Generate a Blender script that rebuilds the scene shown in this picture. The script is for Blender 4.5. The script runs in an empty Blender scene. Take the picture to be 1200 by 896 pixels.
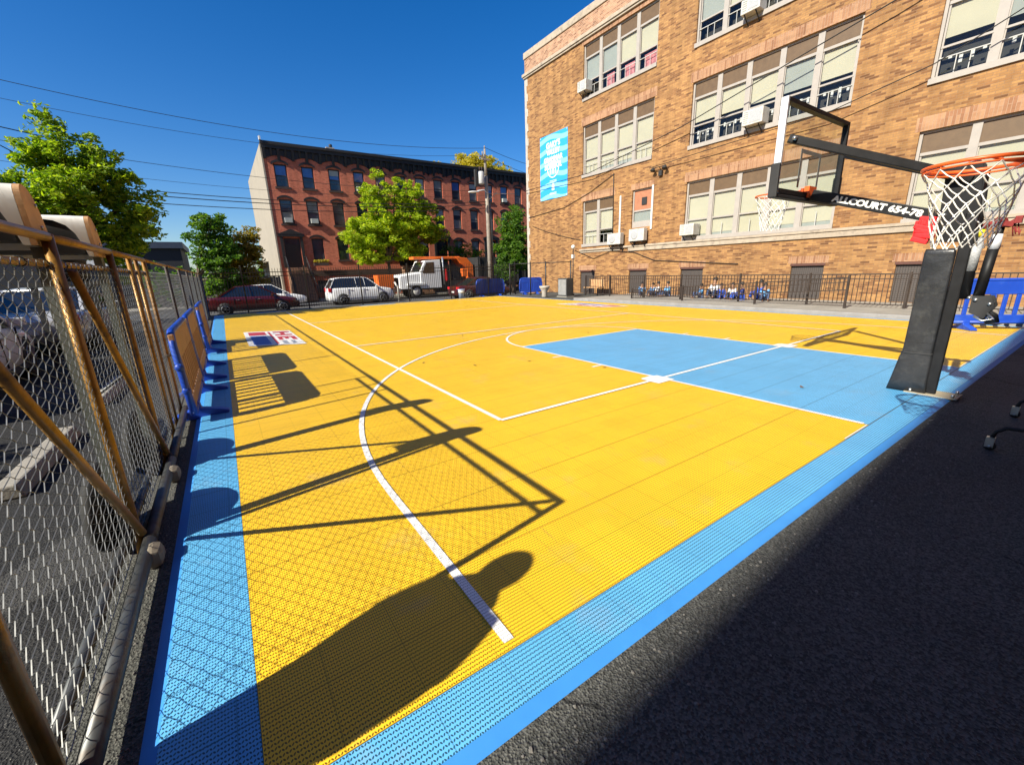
import bpy, math, random
from math import sin, cos, pi, radians, sqrt, atan2
from mathutils import Vector, Matrix
random.seed(7)
S = bpy.context.scene
C = S.collection
V = Vector

# ------------------------------------------------------------------ helpers
class MB:
    """collects faces; build() links them as one mesh object"""
    def __init__(s): s.v = []; s.f = []; s.m = []; s.sm = []; s.mi = 0
    def add(s, vs, fs, smooth=False):
        b = len(s.v); s.v += [tuple(v) for v in vs]
        for f in fs: s.f.append(tuple(i + b for i in f)); s.m.append(s.mi); s.sm.append(smooth)
        return s
    def box(s, c, d, rz=0, M=None):
        x, y, z = d[0] / 2, d[1] / 2, d[2] / 2
        vs = [V((a * x, b * y, e * z)) for e in (-1, 1) for b in (-1, 1) for a in (-1, 1)]
        R = M if M is not None else Matrix.Rotation(rz, 3, 'Z')
        vs = [R @ v + V(c) for v in vs]
        return s.add(vs, [(0, 2, 3, 1), (4, 5, 7, 6), (0, 1, 5, 4), (2, 6, 7, 3), (0, 4, 6, 2), (1, 3, 7, 5)])
    def bb(s, x0, x1, y0, y1, z0, z1):
        return s.box(((x0 + x1) / 2, (y0 + y1) / 2, (z0 + z1) / 2), (abs(x1 - x0), abs(y1 - y0), abs(z1 - z0)))
    def bar(s, p, q, w, h, up=(0, 0, 1)):
        p, q = V(p), V(q); d = (q - p); L = d.length; d.normalize()
        u = V(up); sd = d.cross(u)
        if sd.length < 1e-4: sd = d.cross(V((1, 0, 0)))
        sd.normalize(); u = sd.cross(d)
        M = Matrix((d, sd, u)).transposed()
        return s.box((p + q) / 2, (L, w, h), M=M)
    def tube(s, pts, r, n=8, caps=True, closed=False):
        pts = [V(p) for p in pts]; N = len(pts)
        rs = r if isinstance(r, (list, tuple)) else [r] * N
        rings = []; ref = None
        for i, p in enumerate(pts):
            if closed: d = pts[(i + 1) % N] - pts[i - 1]
            else: d = pts[min(i + 1, N - 1)] - pts[max(i - 1, 0)]
            if d.length < 1e-9: d = V((0, 0, 1))
            d.normalize()
            if ref is None: ref = V((0, 0, 1)) if abs(d.z) < .9 else V((1, 0, 0))
            a = d.cross(ref)
            if a.length < 1e-4: a = d.cross(V((0.3, 1, 0)))
            a.normalize(); b = a.cross(d); ref = b
            rings.append([p + a * (rs[i] * cos(2 * pi * k / n)) + b * (rs[i] * sin(2 * pi * k / n)) for k in range(n)])
        vs = [v for R in rings for v in R]; fs = []
        for i in range(N if closed else N - 1):
            j = (i + 1) % N
            for k in range(n):
                l = (k + 1) % n
                fs.append((i * n + k, i * n + l, j * n + l, j * n + k))
        if caps and not closed: fs += [tuple(range(n))[::-1], tuple(range((N - 1) * n, N * n))]
        return s.add(vs, fs, smooth=n > 4)
    def cyl(s, p, q, r, n=16): return s.tube([p, q], r, n)
    def lathe(s, prof, c=(0, 0, 0), n=20, M=None):
        vs = []; fs = []
        for r, z in prof:
            for k in range(n):
                v = V((r * cos(2 * pi * k / n), r * sin(2 * pi * k / n), z))
                if M is not None: v = M @ v
                vs.append(v + V(c))
        for i in range(len(prof) - 1):
            for k in range(n):
                l = (k + 1) % n
                fs.append((i * n + k, i * n + l, (i + 1) * n + l, (i + 1) * n + k))
        fs += [tuple(range(n))[::-1], tuple(range((len(prof) - 1) * n, len(prof) * n))]
        return s.add(vs, fs, smooth=True)
    def prism(s, poly, axis, a, b):
        """poly in the two other axes (cyclic order), extruded along axis from a to b"""
        def mk(u, v, w):
            return {'x': (w, u, v), 'y': (u, w, v), 'z': (u, v, w)}[axis]
        n = len(poly)
        vs = [mk(u, v, a) for u, v in poly] + [mk(u, v, b) for u, v in poly]
        fs = [tuple(range(n)), tuple(range(2 * n - 1, n - 1, -1))] + [(i, i + n, (i + 1) % n + n, (i + 1) % n) for i in range(n)]
        return s.add(vs, fs)
    def loft(s, rings, smooth=True, caps=True):
        n = len(rings[0]); vs = [v for R in rings for v in R]; fs = []
        for i in range(len(rings) - 1):
            for k in range(n):
                l = (k + 1) % n
                fs.append((i * n + k, i * n + l, (i + 1) * n + l, (i + 1) * n + k))
        if caps: fs += [tuple(range(n))[::-1], tuple(range((len(rings) - 1) * n, len(rings) * n))]
        return s.add(vs, fs, smooth)
    def sphere(s, c, r, n=14, m=9, sc=(1, 1, 1)):
        prof = [(max(1e-4, r * sin(pi * i / m)), -r * cos(pi * i / m)) for i in range(m + 1)]
        return s.lathe(prof, c, n, Matrix.Diagonal(sc).to_3x3())
    def build(s, name, mat, parent=None, bevel=0, org=None, fix=False):
        me = bpy.data.meshes.new(name)
        if org is None:
            if parent is not None: org = V((0, 0, 0)); w = parent; 
            else:
                xs = [v[0] for v in s.v]; ys = [v[1] for v in s.v]; zs = [v[2] for v in s.v]
                org = V(((min(xs) + max(xs)) / 2, (min(ys) + max(ys)) / 2, min(zs)))
        if parent is not None:
            off = V((0, 0, 0)); q = parent
            while q is not None: off += q.location; q = q.parent
            vs = [tuple(V(v) - off) for v in s.v]; loc = V((0, 0, 0))
        else:
            org = V(org); vs = [tuple(V(v) - org) for v in s.v]; loc = org
        me.from_pydata(vs, [], s.f)
        mats = mat if isinstance(mat, (list, tuple)) else [mat]
        for m in mats: me.materials.append(m)
        me.polygons.foreach_set('material_index', s.m)
        me.polygons.foreach_set('use_smooth', s.sm)
        me.update(); me.validate()
        o = bpy.data.objects.new(name, me); C.objects.link(o); o.location = loc
        if parent is not None: o.parent = parent
        if fix:
            import bmesh
            b = bmesh.new(); b.from_mesh(me); bmesh.ops.recalc_face_normals(b, faces=b.faces); b.to_mesh(me); b.free()
        if bevel:
            md = o.modifiers.new('edge', 'BEVEL'); md.width = bevel; md.segments = 2; md.limit_method = 'ANGLE'
        return o

def thing(name, label, cat, loc=(0, 0, 0), group=None, kind=None):
    o = bpy.data.objects.new(name, None); C.objects.link(o); o.location = loc; o.empty_display_size = .2
    return tag(o, label, cat, group, kind)
def tag(o, label=None, cat=None, group=None, kind=None):
    if label: o['label'] = label
    if cat: o['category'] = cat
    if group: o['group'] = group
    if kind: o['kind'] = kind
    return o
def struct(o, label=None, cat=None): return tag(o, label, cat, None, 'structure')
def copy_tree(o, parent=None):
    c = o.copy(); C.objects.link(c)
    if parent is not None: c.parent = parent
    for ch in list(o.children): copy_tree(ch, c)
    return c

# ------------------------------------------------------------------ materials
def nn(nt, t, **k):
    n = nt.nodes.new(t)
    for a, b in k.items(): setattr(n, a, b)
    return n
def link(nt, a, b): nt.links.new(a, b)
def math_(nt, op, a, b=None, c=None):
    n = nn(nt, 'ShaderNodeMath', operation=op)
    for i, x in enumerate((a, b, c)):
        if x is None: continue
        if isinstance(x, (int, float)): n.inputs[i].default_value = x
        else: link(nt, x, n.inputs[i])
    return n.outputs[0]
def mixc(nt, f, a, b, mode='MIX'):
    n = nn(nt, 'ShaderNodeMix', data_type='RGBA', blend_type=mode)
    for s_, x in ((n.inputs[0], f), (n.inputs[6], a), (n.inputs[7], b)):
        if isinstance(x, (int, float)): s_.default_value = x
        elif isinstance(x, (tuple, list)): s_.default_value = (*x[:3], 1)
        else: link(nt, x, s_)
    return n.outputs[2]
def ramp(nt, f, stops):
    n = nn(nt, 'ShaderNodeValToRGB'); e = n.color_ramp.elements
    while len(e) < len(stops): e.new(.5)
    for i, (p, c) in enumerate(stops): e[i].position = p; e[i].color = (*c, 1) if len(c) == 3 else c
    link(nt, f, n.inputs[0]); return n.outputs[0]
def base_mat(name):
    m = bpy.data.materials.new(name); m.use_nodes = True
    nt = m.node_tree; return m, nt, nt.nodes['Principled BSDF']
def noise(nt, scale, detail=4, co=None, rough=.55):
    n = nn(nt, 'ShaderNodeTexNoise'); n.inputs['Scale'].default_value = scale; n.inputs['Detail'].default_value = detail
    n.inputs['Roughness'].default_value = rough
    if co is not None: link(nt, co, n.inputs['Vector'])
    return n.outputs[0]
def objco(nt): return nn(nt, 'ShaderNodeTexCoord').outputs['Object']
MC = {}
def mat(name, col, rough=.6, metal=0, var=.12, scale=6, bump=0, bscale=40, spec=.5, dirt=None):
    if name in MC: return MC[name]
    m, nt, p = base_mat(name); co = objco(nt)
    f = noise(nt, scale, 5, co)
    d = tuple(c * (1 - var) for c in col); l = tuple(min(1, c * (1 + var)) for c in col)
    c = ramp(nt, f, [(.3, d), (.7, l)])
    if dirt is not None:
        g = noise(nt, scale * .6 + 1.3, 6, co, .7)
        g = math_(nt, 'SMOOTHSTEP' if False else 'MULTIPLY', math_(nt, 'MAXIMUM', math_(nt, 'SUBTRACT', g, .52), 0), 5)
        g = math_(nt, 'MINIMUM', g, 1); c = mixc(nt, g, c, dirt)
    link(nt, c, p.inputs['Base Color'])
    r = math_(nt, 'ADD', math_(nt, 'MULTIPLY', f, .2), rough - .1); link(nt, r, p.inputs['Roughness'])
    p.inputs['Metallic'].default_value = metal; p.inputs['Specular IOR Level'].default_value = spec
    if bump:
        b = nn(nt, 'ShaderNodeBump'); b.inputs['Strength'].default_value = bump; b.inputs['Distance'].default_value = .01
        link(nt, noise(nt, bscale, 3, co), b.inputs['Height']); link(nt, b.outputs[0], p.inputs['Normal'])
    MC[name] = m; return m

def glass_mat(name, tint=(.9, .95, 1), refl=.25, dark=0):
    m, nt, p = base_mat(name); nt.nodes.remove(p); out = nt.nodes['Material Output']
    t = nn(nt, 'ShaderNodeBsdfTransparent'); t.inputs[0].default_value = (*tint, 1)
    g = nn(nt, 'ShaderNodeBsdfGlossy'); g.inputs['Roughness'].default_value = .02; g.inputs[0].default_value = (.9, .9, .9, 1)
    fr = nn(nt, 'ShaderNodeFresnel'); fr.inputs[0].default_value = 1.5
    gm = nn(nt, 'ShaderNodeNewGeometry'); f = math_(nt, 'MULTIPLY', math_(nt, 'MULTIPLY', fr.outputs[0], refl * 4), math_(nt, 'SUBTRACT', 1, gm.outputs['Backfacing']))
    mx = nn(nt, 'ShaderNodeMixShader'); link(nt, math_(nt, 'MINIMUM', f, 1), mx.inputs[0])
    link(nt, t.outputs[0], mx.inputs[1]); link(nt, g.outputs[0], mx.inputs[2]); link(nt, mx.outputs[0], out.inputs[0])
    return m

def brick_mat(name, plane, c1, c2, mortar, bw=.24, bh=.075, msize=.01, bias=0, stain=.25, extra=None):
    m, nt, p = base_mat(name); co = objco(nt)
    sp = nn(nt, 'ShaderNodeSeparateXYZ'); link(nt, co, sp.inputs[0])
    cb = nn(nt, 'ShaderNodeCombineXYZ')
    ax = {'yz': ('Y', 'Z'), 'xz': ('X', 'Z'), 'zy': ('Z', 'Y')}[plane]
    link(nt, sp.outputs[ax[0]], cb.inputs[0]); link(nt, sp.outputs[ax[1]], cb.inputs[1])
    b = nn(nt, 'ShaderNodeTexBrick'); link(nt, cb.outputs[0], b.inputs['Vector'])
    b.inputs['Color1'].default_value = (0, 0, 0, 1); b.inputs['Color2'].default_value = (1, 1, 1, 1); b.inputs['Mortar'].default_value = (.5, .5, .5, 1)
    b.inputs['Scale'].default_value = 1; b.inputs['Mortar Size'].default_value = msize; b.inputs['Mortar Smooth'].default_value = .2
    b.inputs['Bias'].default_value = bias; b.inputs['Brick Width'].default_value = bw; b.inputs['Row Height'].default_value = bh
    mid = tuple((x + y) / 2 for x, y in zip(c1, c2))
    stops = [(0, c1), (.35, tuple(x * .7 + y * .3 for x, y in zip(c1, c2))), (.62, mid if extra is None else extra), (.85, c2), (1, tuple(x * .8 for x in c2))]
    col = ramp(nt, b.outputs['Color'], stops)
    # large uneven weathering and a finer grain
    w = noise(nt, .45, 5, cb.outputs[0]); w2 = noise(nt, 9, 3, cb.outputs[0])
    col = mixc(nt, stain, col, ramp(nt, w, [(.35, (.5, .5, .5)), (.65, (1, 1, 1))]), 'MULTIPLY')
    col = mixc(nt, .35, col, ramp(nt, w2, [(.3, (.6, .58, .55)), (.7, (1, 1, 1))]), 'MULTIPLY')
    sc = nn(nt, 'ShaderNodeMapping'); sc.inputs['Scale'].default_value = (2.6, .22, 1); link(nt, cb.outputs[0], sc.inputs['Vector'])
    st = noise(nt, 1, 6, sc.outputs[0], .65); col = mixc(nt, .55, col, ramp(nt, st, [(.38, (.55, .52, .5)), (.56, (1, 1, 1))]), 'MULTIPLY')   # rain streaks
    col = mixc(nt, b.outputs['Fac'], col, mortar)
    link(nt, col, p.inputs['Base Color']); p.inputs['Roughness'].default_value = .85; p.inputs['Specular IOR Level'].default_value = .25
    bp = nn(nt, 'ShaderNodeBump'); bp.inputs['Strength'].default_value = .5; bp.inputs['Distance'].default_value = .012
    link(nt, math_(nt, 'SUBTRACT', math_(nt, 'MULTIPLY', w2, .5), b.outputs['Fac']), bp.inputs['Height']); link(nt, bp.outputs[0], p.inputs['Normal'])
    return m

def tile_mat(name, col, rough=.45, pit=True, spec=.35):
    """perforated interlocking sport tile: small through holes on a staggered grid, joints every foot"""
    m, nt, p = base_mat(name); co = nn(nt, 'ShaderNodeNewGeometry').outputs['Position']
    sp = nn(nt, 'ShaderNodeSeparateXYZ'); link(nt, co, sp.inputs[0]); X, Y = sp.outputs['X'], sp.outputs['Y']
    P = .0205
    v = math_(nt, 'DIVIDE', Y, P * .9); row = math_(nt, 'FLOOR', v)
    par = math_(nt, 'MULTIPLY', math_(nt, 'FLOORED_MODULO', row, 2), .5)
    u = math_(nt, 'ADD', math_(nt, 'DIVIDE', X, P), par)
    fu = math_(nt, 'SUBTRACT', math_(nt, 'FRACT', u), .5); fv = math_(nt, 'SUBTRACT', math_(nt, 'FRACT', v), .5)
    # two slots per cell, leaning to either side
    def slot(cx, tilt):
        a = math_(nt, 'SUBTRACT', math_(nt, 'SUBTRACT', fu, cx), math_(nt, 'MULTIPLY', fv, tilt))
        return math_(nt, 'SQRT', math_(nt, 'ADD', math_(nt, 'MULTIPLY', math_(nt, 'MULTIPLY', a, a), 5.5), math_(nt, 'MULTIPLY', math_(nt, 'MULTIPLY', fv, fv), 1.9)))
    d = math_(nt, 'MINIMUM', slot(-.25, .38), slot(.25, -.38))
    mr = nn(nt, 'ShaderNodeMapRange', interpolation_type='SMOOTHSTEP'); link(nt, d, mr.inputs[0])
    mr.inputs[1].default_value = .30; mr.inputs[2].default_value = .46; mr.inputs[3].default_value = 1; mr.inputs[4].default_value = 0
    hole = mr.outputs[0]
    def seam(c, w):
        f = math_(nt, 'ABSOLUTE', math_(nt, 'SUBTRACT', math_(nt, 'FRACT', math_(nt, 'DIVIDE', c, .3048)), .5))
        return math_(nt, 'GREATER_THAN', f, .5 - w / .3048)
    sm = math_(nt, 'MAXIMUM', math_(nt, 'MULTIPLY', seam(Y, .0026), .85), math_(nt, 'MULTIPLY', seam(X, .0020), .5))
    n1 = noise(nt, .7, 5, co); n2 = noise(nt, 3.3, 4, co)
    # each tile a touch different from the next
    wn = nn(nt, 'ShaderNodeTexWhiteNoise', noise_dimensions='2D'); cb = nn(nt, 'ShaderNodeCombineXYZ')
    link(nt, math_(nt, 'FLOOR', math_(nt, 'DIVIDE', math_(nt, 'ADD', X, .1524), .3048)), cb.inputs[0]); link(nt, math_(nt, 'FLOOR', math_(nt, 'DIVIDE', math_(nt, 'ADD', Y, .1524), .3048)), cb.inputs[1])
    link(nt, cb.outputs[0], wn.inputs['Vector'])
    k = math_(nt, 'ADD', .915, math_(nt, 'MULTIPLY', wn.outputs['Value'], .085))
    k = math_(nt, 'ADD', k, math_(nt, 'MULTIPLY', math_(nt, 'SUBTRACT', n1, .5), .16))
    k = math_(nt, 'ADD', k, math_(nt, 'MULTIPLY', math_(nt, 'SUBTRACT', n2, .5), .08))
    kc = nn(nt, 'ShaderNodeCombineColor')
    for i in range(3): link(nt, k, kc.inputs[i])
    c = mixc(nt, 1, col, kc.outputs[0], 'MULTIPLY')
    d1 = noise(nt, 1.7, 7, co, .72); dm = math_(nt, 'MINIMUM', math_(nt, 'MULTIPLY', math_(nt, 'MAXIMUM', math_(nt, 'SUBTRACT', d1, .56), 0), 1.6), .22); c = mixc(nt, dm, c, (.42, .36, .28))   # dust
    mp = nn(nt, 'ShaderNodeMapping'); mp.inputs['Scale'].default_value = (9, 1.1, 1); mp.inputs['Rotation'].default_value = (0, 0, .7); link(nt, co, mp.inputs['Vector'])
    sf = noise(nt, 1.4, 5, mp.outputs[0], .7); sfm = math_(nt, 'MINIMUM', math_(nt, 'MULTIPLY', math_(nt, 'MAXIMUM', math_(nt, 'SUBTRACT', sf, .655), 0), 5), .28); c = mixc(nt, sfm, c, (.16, .12, .08))   # shoe scuffs
    und = tuple(x * (.10 if name != 'white_line_paint' else .45) for x in col)
    if pit: c = mixc(nt, math_(nt, 'MULTIPLY', hole, .92), c, und)
    c = mixc(nt, sm, c, tuple(x * .25 for x in col))
    link(nt, c, p.inputs['Base Color']); p.inputs['Roughness'].default_value = rough; p.inputs['Specular IOR Level'].default_value = spec
    bp = nn(nt, 'ShaderNodeBump', invert=True); bp.inputs['Strength'].default_value = .35; bp.inputs['Distance'].default_value = .004
    link(nt, math_(nt, 'MAXIMUM', hole, sm) if pit else sm, bp.inputs['Height']); link(nt, bp.outputs[0], p.inputs['Normal'])
    return m

def asphalt_mat(name, base=(.046, .047, .042), lt=(.125, .125, .112)):
    m, nt, p = base_mat(name); co = nn(nt, 'ShaderNodeNewGeometry').outputs['Position']
    vo = nn(nt, 'ShaderNodeTexVoronoi'); vo.inputs['Scale'].default_value = 110; link(nt, co, vo.inputs['Vector'])
    st = ramp(nt, vo.outputs['Color'], [(.25, base), (.8, lt)])
    n = noise(nt, .6, 6, co); c = mixc(nt, .6, st, ramp(nt, n, [(.35, (.55, .55, .56)), (.65, (1, 1, 1))]), 'MULTIPLY')
    g = noise(nt, 170, 2, co); sp = math_(nt, 'GREATER_THAN', g, .69); c = mixc(nt, math_(nt, 'MULTIPLY', sp, .7), c, (.26, .25, .23))
    dn = nn(nt, 'ShaderNodeTexNoise'); dn.inputs['Scale'].default_value = 1.6; dn.inputs['Detail'].default_value = 5; link(nt, co, dn.inputs['Vector'])
    wv = nn(nt, 'ShaderNodeVectorMath', operation='MULTIPLY_ADD'); link(nt, dn.outputs['Color'], wv.inputs[0]); wv.inputs[1].default_value = (.7, .7, 0); link(nt, co, wv.inputs[2])
    ck = nn(nt, 'ShaderNodeTexVoronoi', feature='DISTANCE_TO_EDGE'); ck.inputs['Scale'].default_value = .42; link(nt, wv.outputs[0], ck.inputs['Vector'])
    gate = math_(nt, 'GREATER_THAN', noise(nt, .5, 2, co), .5)
    ckm = math_(nt, 'MULTIPLY', math_(nt, 'LESS_THAN', ck.outputs['Distance'], .0035), gate); c = mixc(nt, math_(nt, 'MULTIPLY', ckm, .8), c, (.012, .012, .012))
    pt = math_(nt, 'GREATER_THAN', noise(nt, .23, 1, co), .6); c = mixc(nt, math_(nt, 'MULTIPLY', pt, .35), c, (.10, .098, .095))
    link(nt, c, p.inputs['Base Color']); p.inputs['Roughness'].default_value = .88; p.inputs['Specular IOR Level'].default_value = .3
    bp = nn(nt, 'ShaderNodeBump'); bp.inputs['Strength'].default_value = .8; bp.inputs['Distance'].default_value = .008
    h = math_(nt, 'ADD', vo.outputs['Distance'], math_(nt, 'MULTIPLY', noise(nt, 38, 4, co), 1.5))
    link(nt, h, bp.inputs['Height']); link(nt, bp.outputs[0], p.inputs['Normal']); return m

def leaf_mat(name, a, b, c):
    m, nt, p = base_mat(name); nt.nodes.remove(p); out = nt.nodes['Material Output']
    g = nn(nt, 'ShaderNodeNewGeometry'); col = ramp(nt, g.outputs['Random Per Island'], [(0, a), (.55, b), (1, c)])
    d = nn(nt, 'ShaderNodeBsdfPrincipled'); link(nt, col, d.inputs['Base Color']); d.inputs['Roughness'].default_value = .5; d.inputs['Specular IOR Level'].default_value = .3
    t = nn(nt, 'ShaderNodeBsdfTranslucent'); link(nt, mixc(nt, 1, col, (1.5, 1.6, .5), 'MULTIPLY'), t.inputs[0])
    mx = nn(nt, 'ShaderNodeMixShader'); mx.inputs[0].default_value = .5
    link(nt, d.outputs[0], mx.inputs[1]); link(nt, t.outputs[0], mx.inputs[2]); link(nt, mx.outputs[0], out.inputs[0]); return m

YEL, BLU, WHT = (.96, .575, .022), (.125, .455, .80), (.88, .87, .83)
M_yel = tile_mat('yellow_tile', YEL); M_blu = tile_mat('blue_tile', BLU); M_wht = tile_mat('white_line_paint', WHT)
M_edge = mat('blue_edge_ramp', (.05, .26, .66), .4, var=.06)
M_red_t = tile_mat('red_logo', (.62, .05, .06)); M_navy_t = tile_mat('blue_logo', (.08, .18, .60)); M_grey_t = tile_mat('grey_logo', (.35, .38, .45))
M_asph = asphalt_mat('asphalt'); M_lot_shade = asphalt_mat('shade_dark_lot_asphalt', (.014, .014, .015), (.034, .034, .034)); M_road = asphalt_mat('road_asphalt', (.06, .06, .062), (.11, .11, .11))  # lot asphalt is darkened to carry the lot's shade in its colour
M_conc = mat('concrete', (.27, .25, .215), .85, var=.15, scale=1.5, bump=.3, dirt=(.28, .26, .23))
M_kerb = mat('kerb_stone', (.24, .23, .22), .8, var=.15, scale=3, dirt=(.3, .29, .27))
M_brick = brick_mat('tan_brick', 'yz', (.46, .248, .094), (.165, .076, .034), (.25, .152, .085), bw=.27, bh=.072, msize=.007, bias=-.15, stain=.5, extra=(.31, .152, .060))
M_sold = brick_mat('soldier_brick', 'zy', (.46, .265, .15), (.33, .165, .09), (.38, .25, .17), bw=.6, bh=.085, msize=.007)
M_para = brick_mat('parapet_brick', 'yz', (.52, .30, .18), (.28, .14, .08), (.45, .33, .25), bw=.24, bh=.08, msize=.008)
M_stone = mat('limestone', (.36, .30, .23), .85, var=.14, scale=3, bump=.2, dirt=(.2, .165, .13))
M_quoin = mat('painted_quoin', (.40, .36, .31), .8, var=.15, scale=4, dirt=(.28, .2, .13))
M_frame = mat('window_frame_grey', (.33, .30, .27), .55, var=.06)
M_transom = mat('transom_panel', (.115, .07, .034), .5, var=.1)
M_blind = mat('cream_blind', (.54, .50, .385), .8, var=.04, scale=2)
M_blindg = mat('grey_blind', (.34, .36, .34), .7, var=.06, scale=2)
M_dark = mat('dark_interior', (.035, .033, .03), .8, var=.3, scale=2)
M_guard = mat('white_guard_bar', (.42, .42, .40), .5, var=.05)
M_pink = mat('pink_paper', (.60, .22, .24), .8, var=.4, scale=5)
M_glass = glass_mat('window_glass', (.9, .91, .9), .25)
M_acry = glass_mat('clear_acrylic', (.93, .96, .95), .2)
M_carglass = mat('tinted_car_glass', (.012, .014, .018), .06, var=.1, spec=.9)
M_white = mat('white_plastic', (.66, .65, .61), .5, var=.05, dirt=(.5, .47, .42))
M_black = mat('black_powder_coat', (.008, .008, .009), .5, var=.3, scale=9, spec=.3)
M_blackm = mat('black_matte', (.02, .02, .021), .7, var=.3, scale=5)
M_pad = mat('black_vinyl_pad', (.020, .021, .024), .36, var=.25, scale=5, bump=.6, bscale=9, dirt=(.05, .05, .048))
M_silver = mat('brushed_aluminium', (.74, .76, .80), .45, .25, var=.05)
M_chrome = mat('galvanised_steel', (.50, .51, .50), .38, .9, var=.15, scale=14)
M_wire = mat('chain_link_wire', (.24, .24, .225), .4, .7, var=.2, scale=25)
M_rim = mat('orange_rim', (.78, .12, .02), .4, var=.08)
M_net = mat('white_net_cord', (.78, .76, .70), .8, var=.08, scale=30)
M_rust = mat('rusty_yellow_pipe', (.25, .125, .020), .42, .35, var=.3, scale=7, dirt=(.07, .035, .014), bump=.2)
M_pipe = mat('weathered_grey_pipe', (.085, .09, .092), .45, .5, var=.25, scale=9, dirt=(.08, .06, .045))
M_iron = mat('brown_iron', (.030, .020, .015), .5, var=.3)
M_picket = mat('black_iron', (.014, .013, .013), .5, var=.3)
M_bluep = mat('blue_plastic', (.012, .06, .42), .42, var=.12, scale=3, dirt=(.03, .10, .45))
M_tan = mat('tan_weathered_face', (.36, .20, .10), .6, var=.25, scale=3, dirt=(.16, .08, .05))
M_wood = mat('plain_wood', (.50, .29, .14), .6, var=.22, scale=8, bump=.1)
M_wshell = mat('off_white_shell', (.74, .73, .70), .5, var=.08, scale=5, dirt=(.45, .42, .36))
M_red = mat('red_strap_fabric', (.70, .012, .015), .7, var=.25, scale=12, bump=.3)
M_yellowtag = mat('yellow_tag', (.75, .62, .03), .5)
M_label = mat('grey_label', (.35, .36, .37), .5, var=.3, scale=60)
M_redbrick = brick_mat('red_brick', 'xz', (.72, .195, .108), (.58, .14, .075), (.50, .21, .14), bw=.22, bh=.075, msize=.006, stain=.35)
M_stucco = mat('cream_stucco', (.30, .262, .205), .9, var=.07, scale=1, bump=.1, dirt=(.25, .215, .165))
M_bcorn = mat('black_cornice', (.016, .014, .013), .6, var=.3)
M_brownstone = mat('brownstone_trim', (.060, .035, .028), .8, var=.2, scale=5)
M_wpane = mat('dark_pane', (.03, .04, .055), .06, var=.5, scale=1.2, spec=.8)
M_step = mat('stoop_brown', (.22, .12, .07), .85, var=.2)
M_bark = mat('bark', (.12, .085, .055), .9, var=.35, scale=12, bump=.6, bscale=25)
M_pole = mat('weathered_timber_pole', (.27, .235, .19), .85, var=.25, scale=6, bump=.3)
M_cable = mat('black_cable', (.010, .010, .011), .6)
M_tyre = mat('rubber_tyre', (.016, .016, .016), .85, var=.2)
M_alloy = mat('alloy_rim', (.42, .43, .45), .3, .8, var=.1)
M_darkred = mat('maroon_car_paint', (.060, .008, .010), .16, var=.05, spec=.8)
M_wcar = mat('white_car_paint', (.72, .72, .71), .2, var=.03, spec=.6)
M_scar = mat('silver_car_paint', (.50, .51, .52), .22, .3, var=.05)
M_tail = mat('red_tail_lens', (.55, .015, .02), .2, var=.1)
M_lens = mat('clear_lens', (.65, .67, .68), .15, var=.05)
M_orange = mat('orange_paint', (.80, .16, .025), .4, var=.15, scale=3, dirt=(.4, .10, .03))
M_greyf = mat('grey_board_fence', (.15, .135, .12), .85, var=.3, scale=3)
M_skin = mat('skin', (.32, .17, .10), .55, var=.06); M_hair = mat('dark_hair', (.012, .010, .009), .6)
M_denim = mat('denim', (.05, .075, .15), .85, var=.15, scale=25); M_shirt = mat('dark_shirt', (.05, .05, .055), .85, var=.15)
M_bshirt = mat('light_blue_shirt', (.13, .36, .66), .8, var=.12); M_nshirt = mat('royal_blue_shirt', (.02, .07, .38), .8, var=.12); M_wshirt = mat('white_shirt', (.70, .70, .70), .8, var=.08)
M_stripe = mat('striped_shirt', (.68, .68, .68), .8, var=.05)
M_banner = None
L_green = leaf_mat('maple_leaves', (.08, .16, .01), (.21, .31, .018), (.40, .46, .035))
L_bright = leaf_mat('bright_green_leaves', (.14, .24, .008), (.34, .43, .016), (.55, .58, .035))
L_dark = leaf_mat('deep_green_leaves', (.035, .095, .014), (.085, .18, .02), (.18, .28, .03))
L_autumn = leaf_mat('olive_rust_leaves', (.14, .14, .016), (.26, .21, .025), (.36, .20, .03))
L_yellow = leaf_mat('yellow_leaves', (.34, .28, .02), (.48, .40, .035), (.58, .46, .07))

# ------------------------------------------------------------------ world, sun, camera
SUN = V((-.986, -.166, 0)).normalized(); EL = radians(36.8)
w = bpy.data.worlds.new('World'); S.world = w; w.use_nodes = True
sk = w.node_tree.nodes.new('ShaderNodeTexSky'); sk.sky_type = 'NISHITA'; sk.sun_disc = False
sk.sun_elevation = EL; sk.sun_rotation = atan2(SUN.x, SUN.y) % (2 * pi); sk.air_density = 1.0; sk.dust_density = 0.7; sk.ozone_density = 5.0; sk.altitude = 200
bg = w.node_tree.nodes['Background']; bg.inputs[1].default_value = .082
hs = w.node_tree.nodes.new('ShaderNodeHueSaturation'); hs.inputs['Saturation'].default_value = 1.33; hs.inputs['Hue'].default_value = .508; w.node_tree.links.new(sk.outputs[0], hs.inputs['Color']); w.node_tree.links.new(hs.outputs[0], bg.inputs[0])
ld = bpy.data.lights.new('sun', 'SUN'); ld.energy = 5.0; ld.angle = radians(.53); ld.color = (1, .94, .80)
lo = bpy.data.objects.new('sun', ld); C.objects.link(lo)
lo.rotation_euler = (-(SUN * cos(EL) + V((0, 0, sin(EL))))).to_track_quat('-Z', 'Y').to_euler(); lo.location = (-30, -5, 30)
cam = bpy.data.cameras.new('camera'); co_ = bpy.data.objects.new('camera', cam); C.objects.link(co_); S.camera = co_
yaw, pitch, roll = radians(33.91733), radians(-15.16103), radians(-1.75816)
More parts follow.
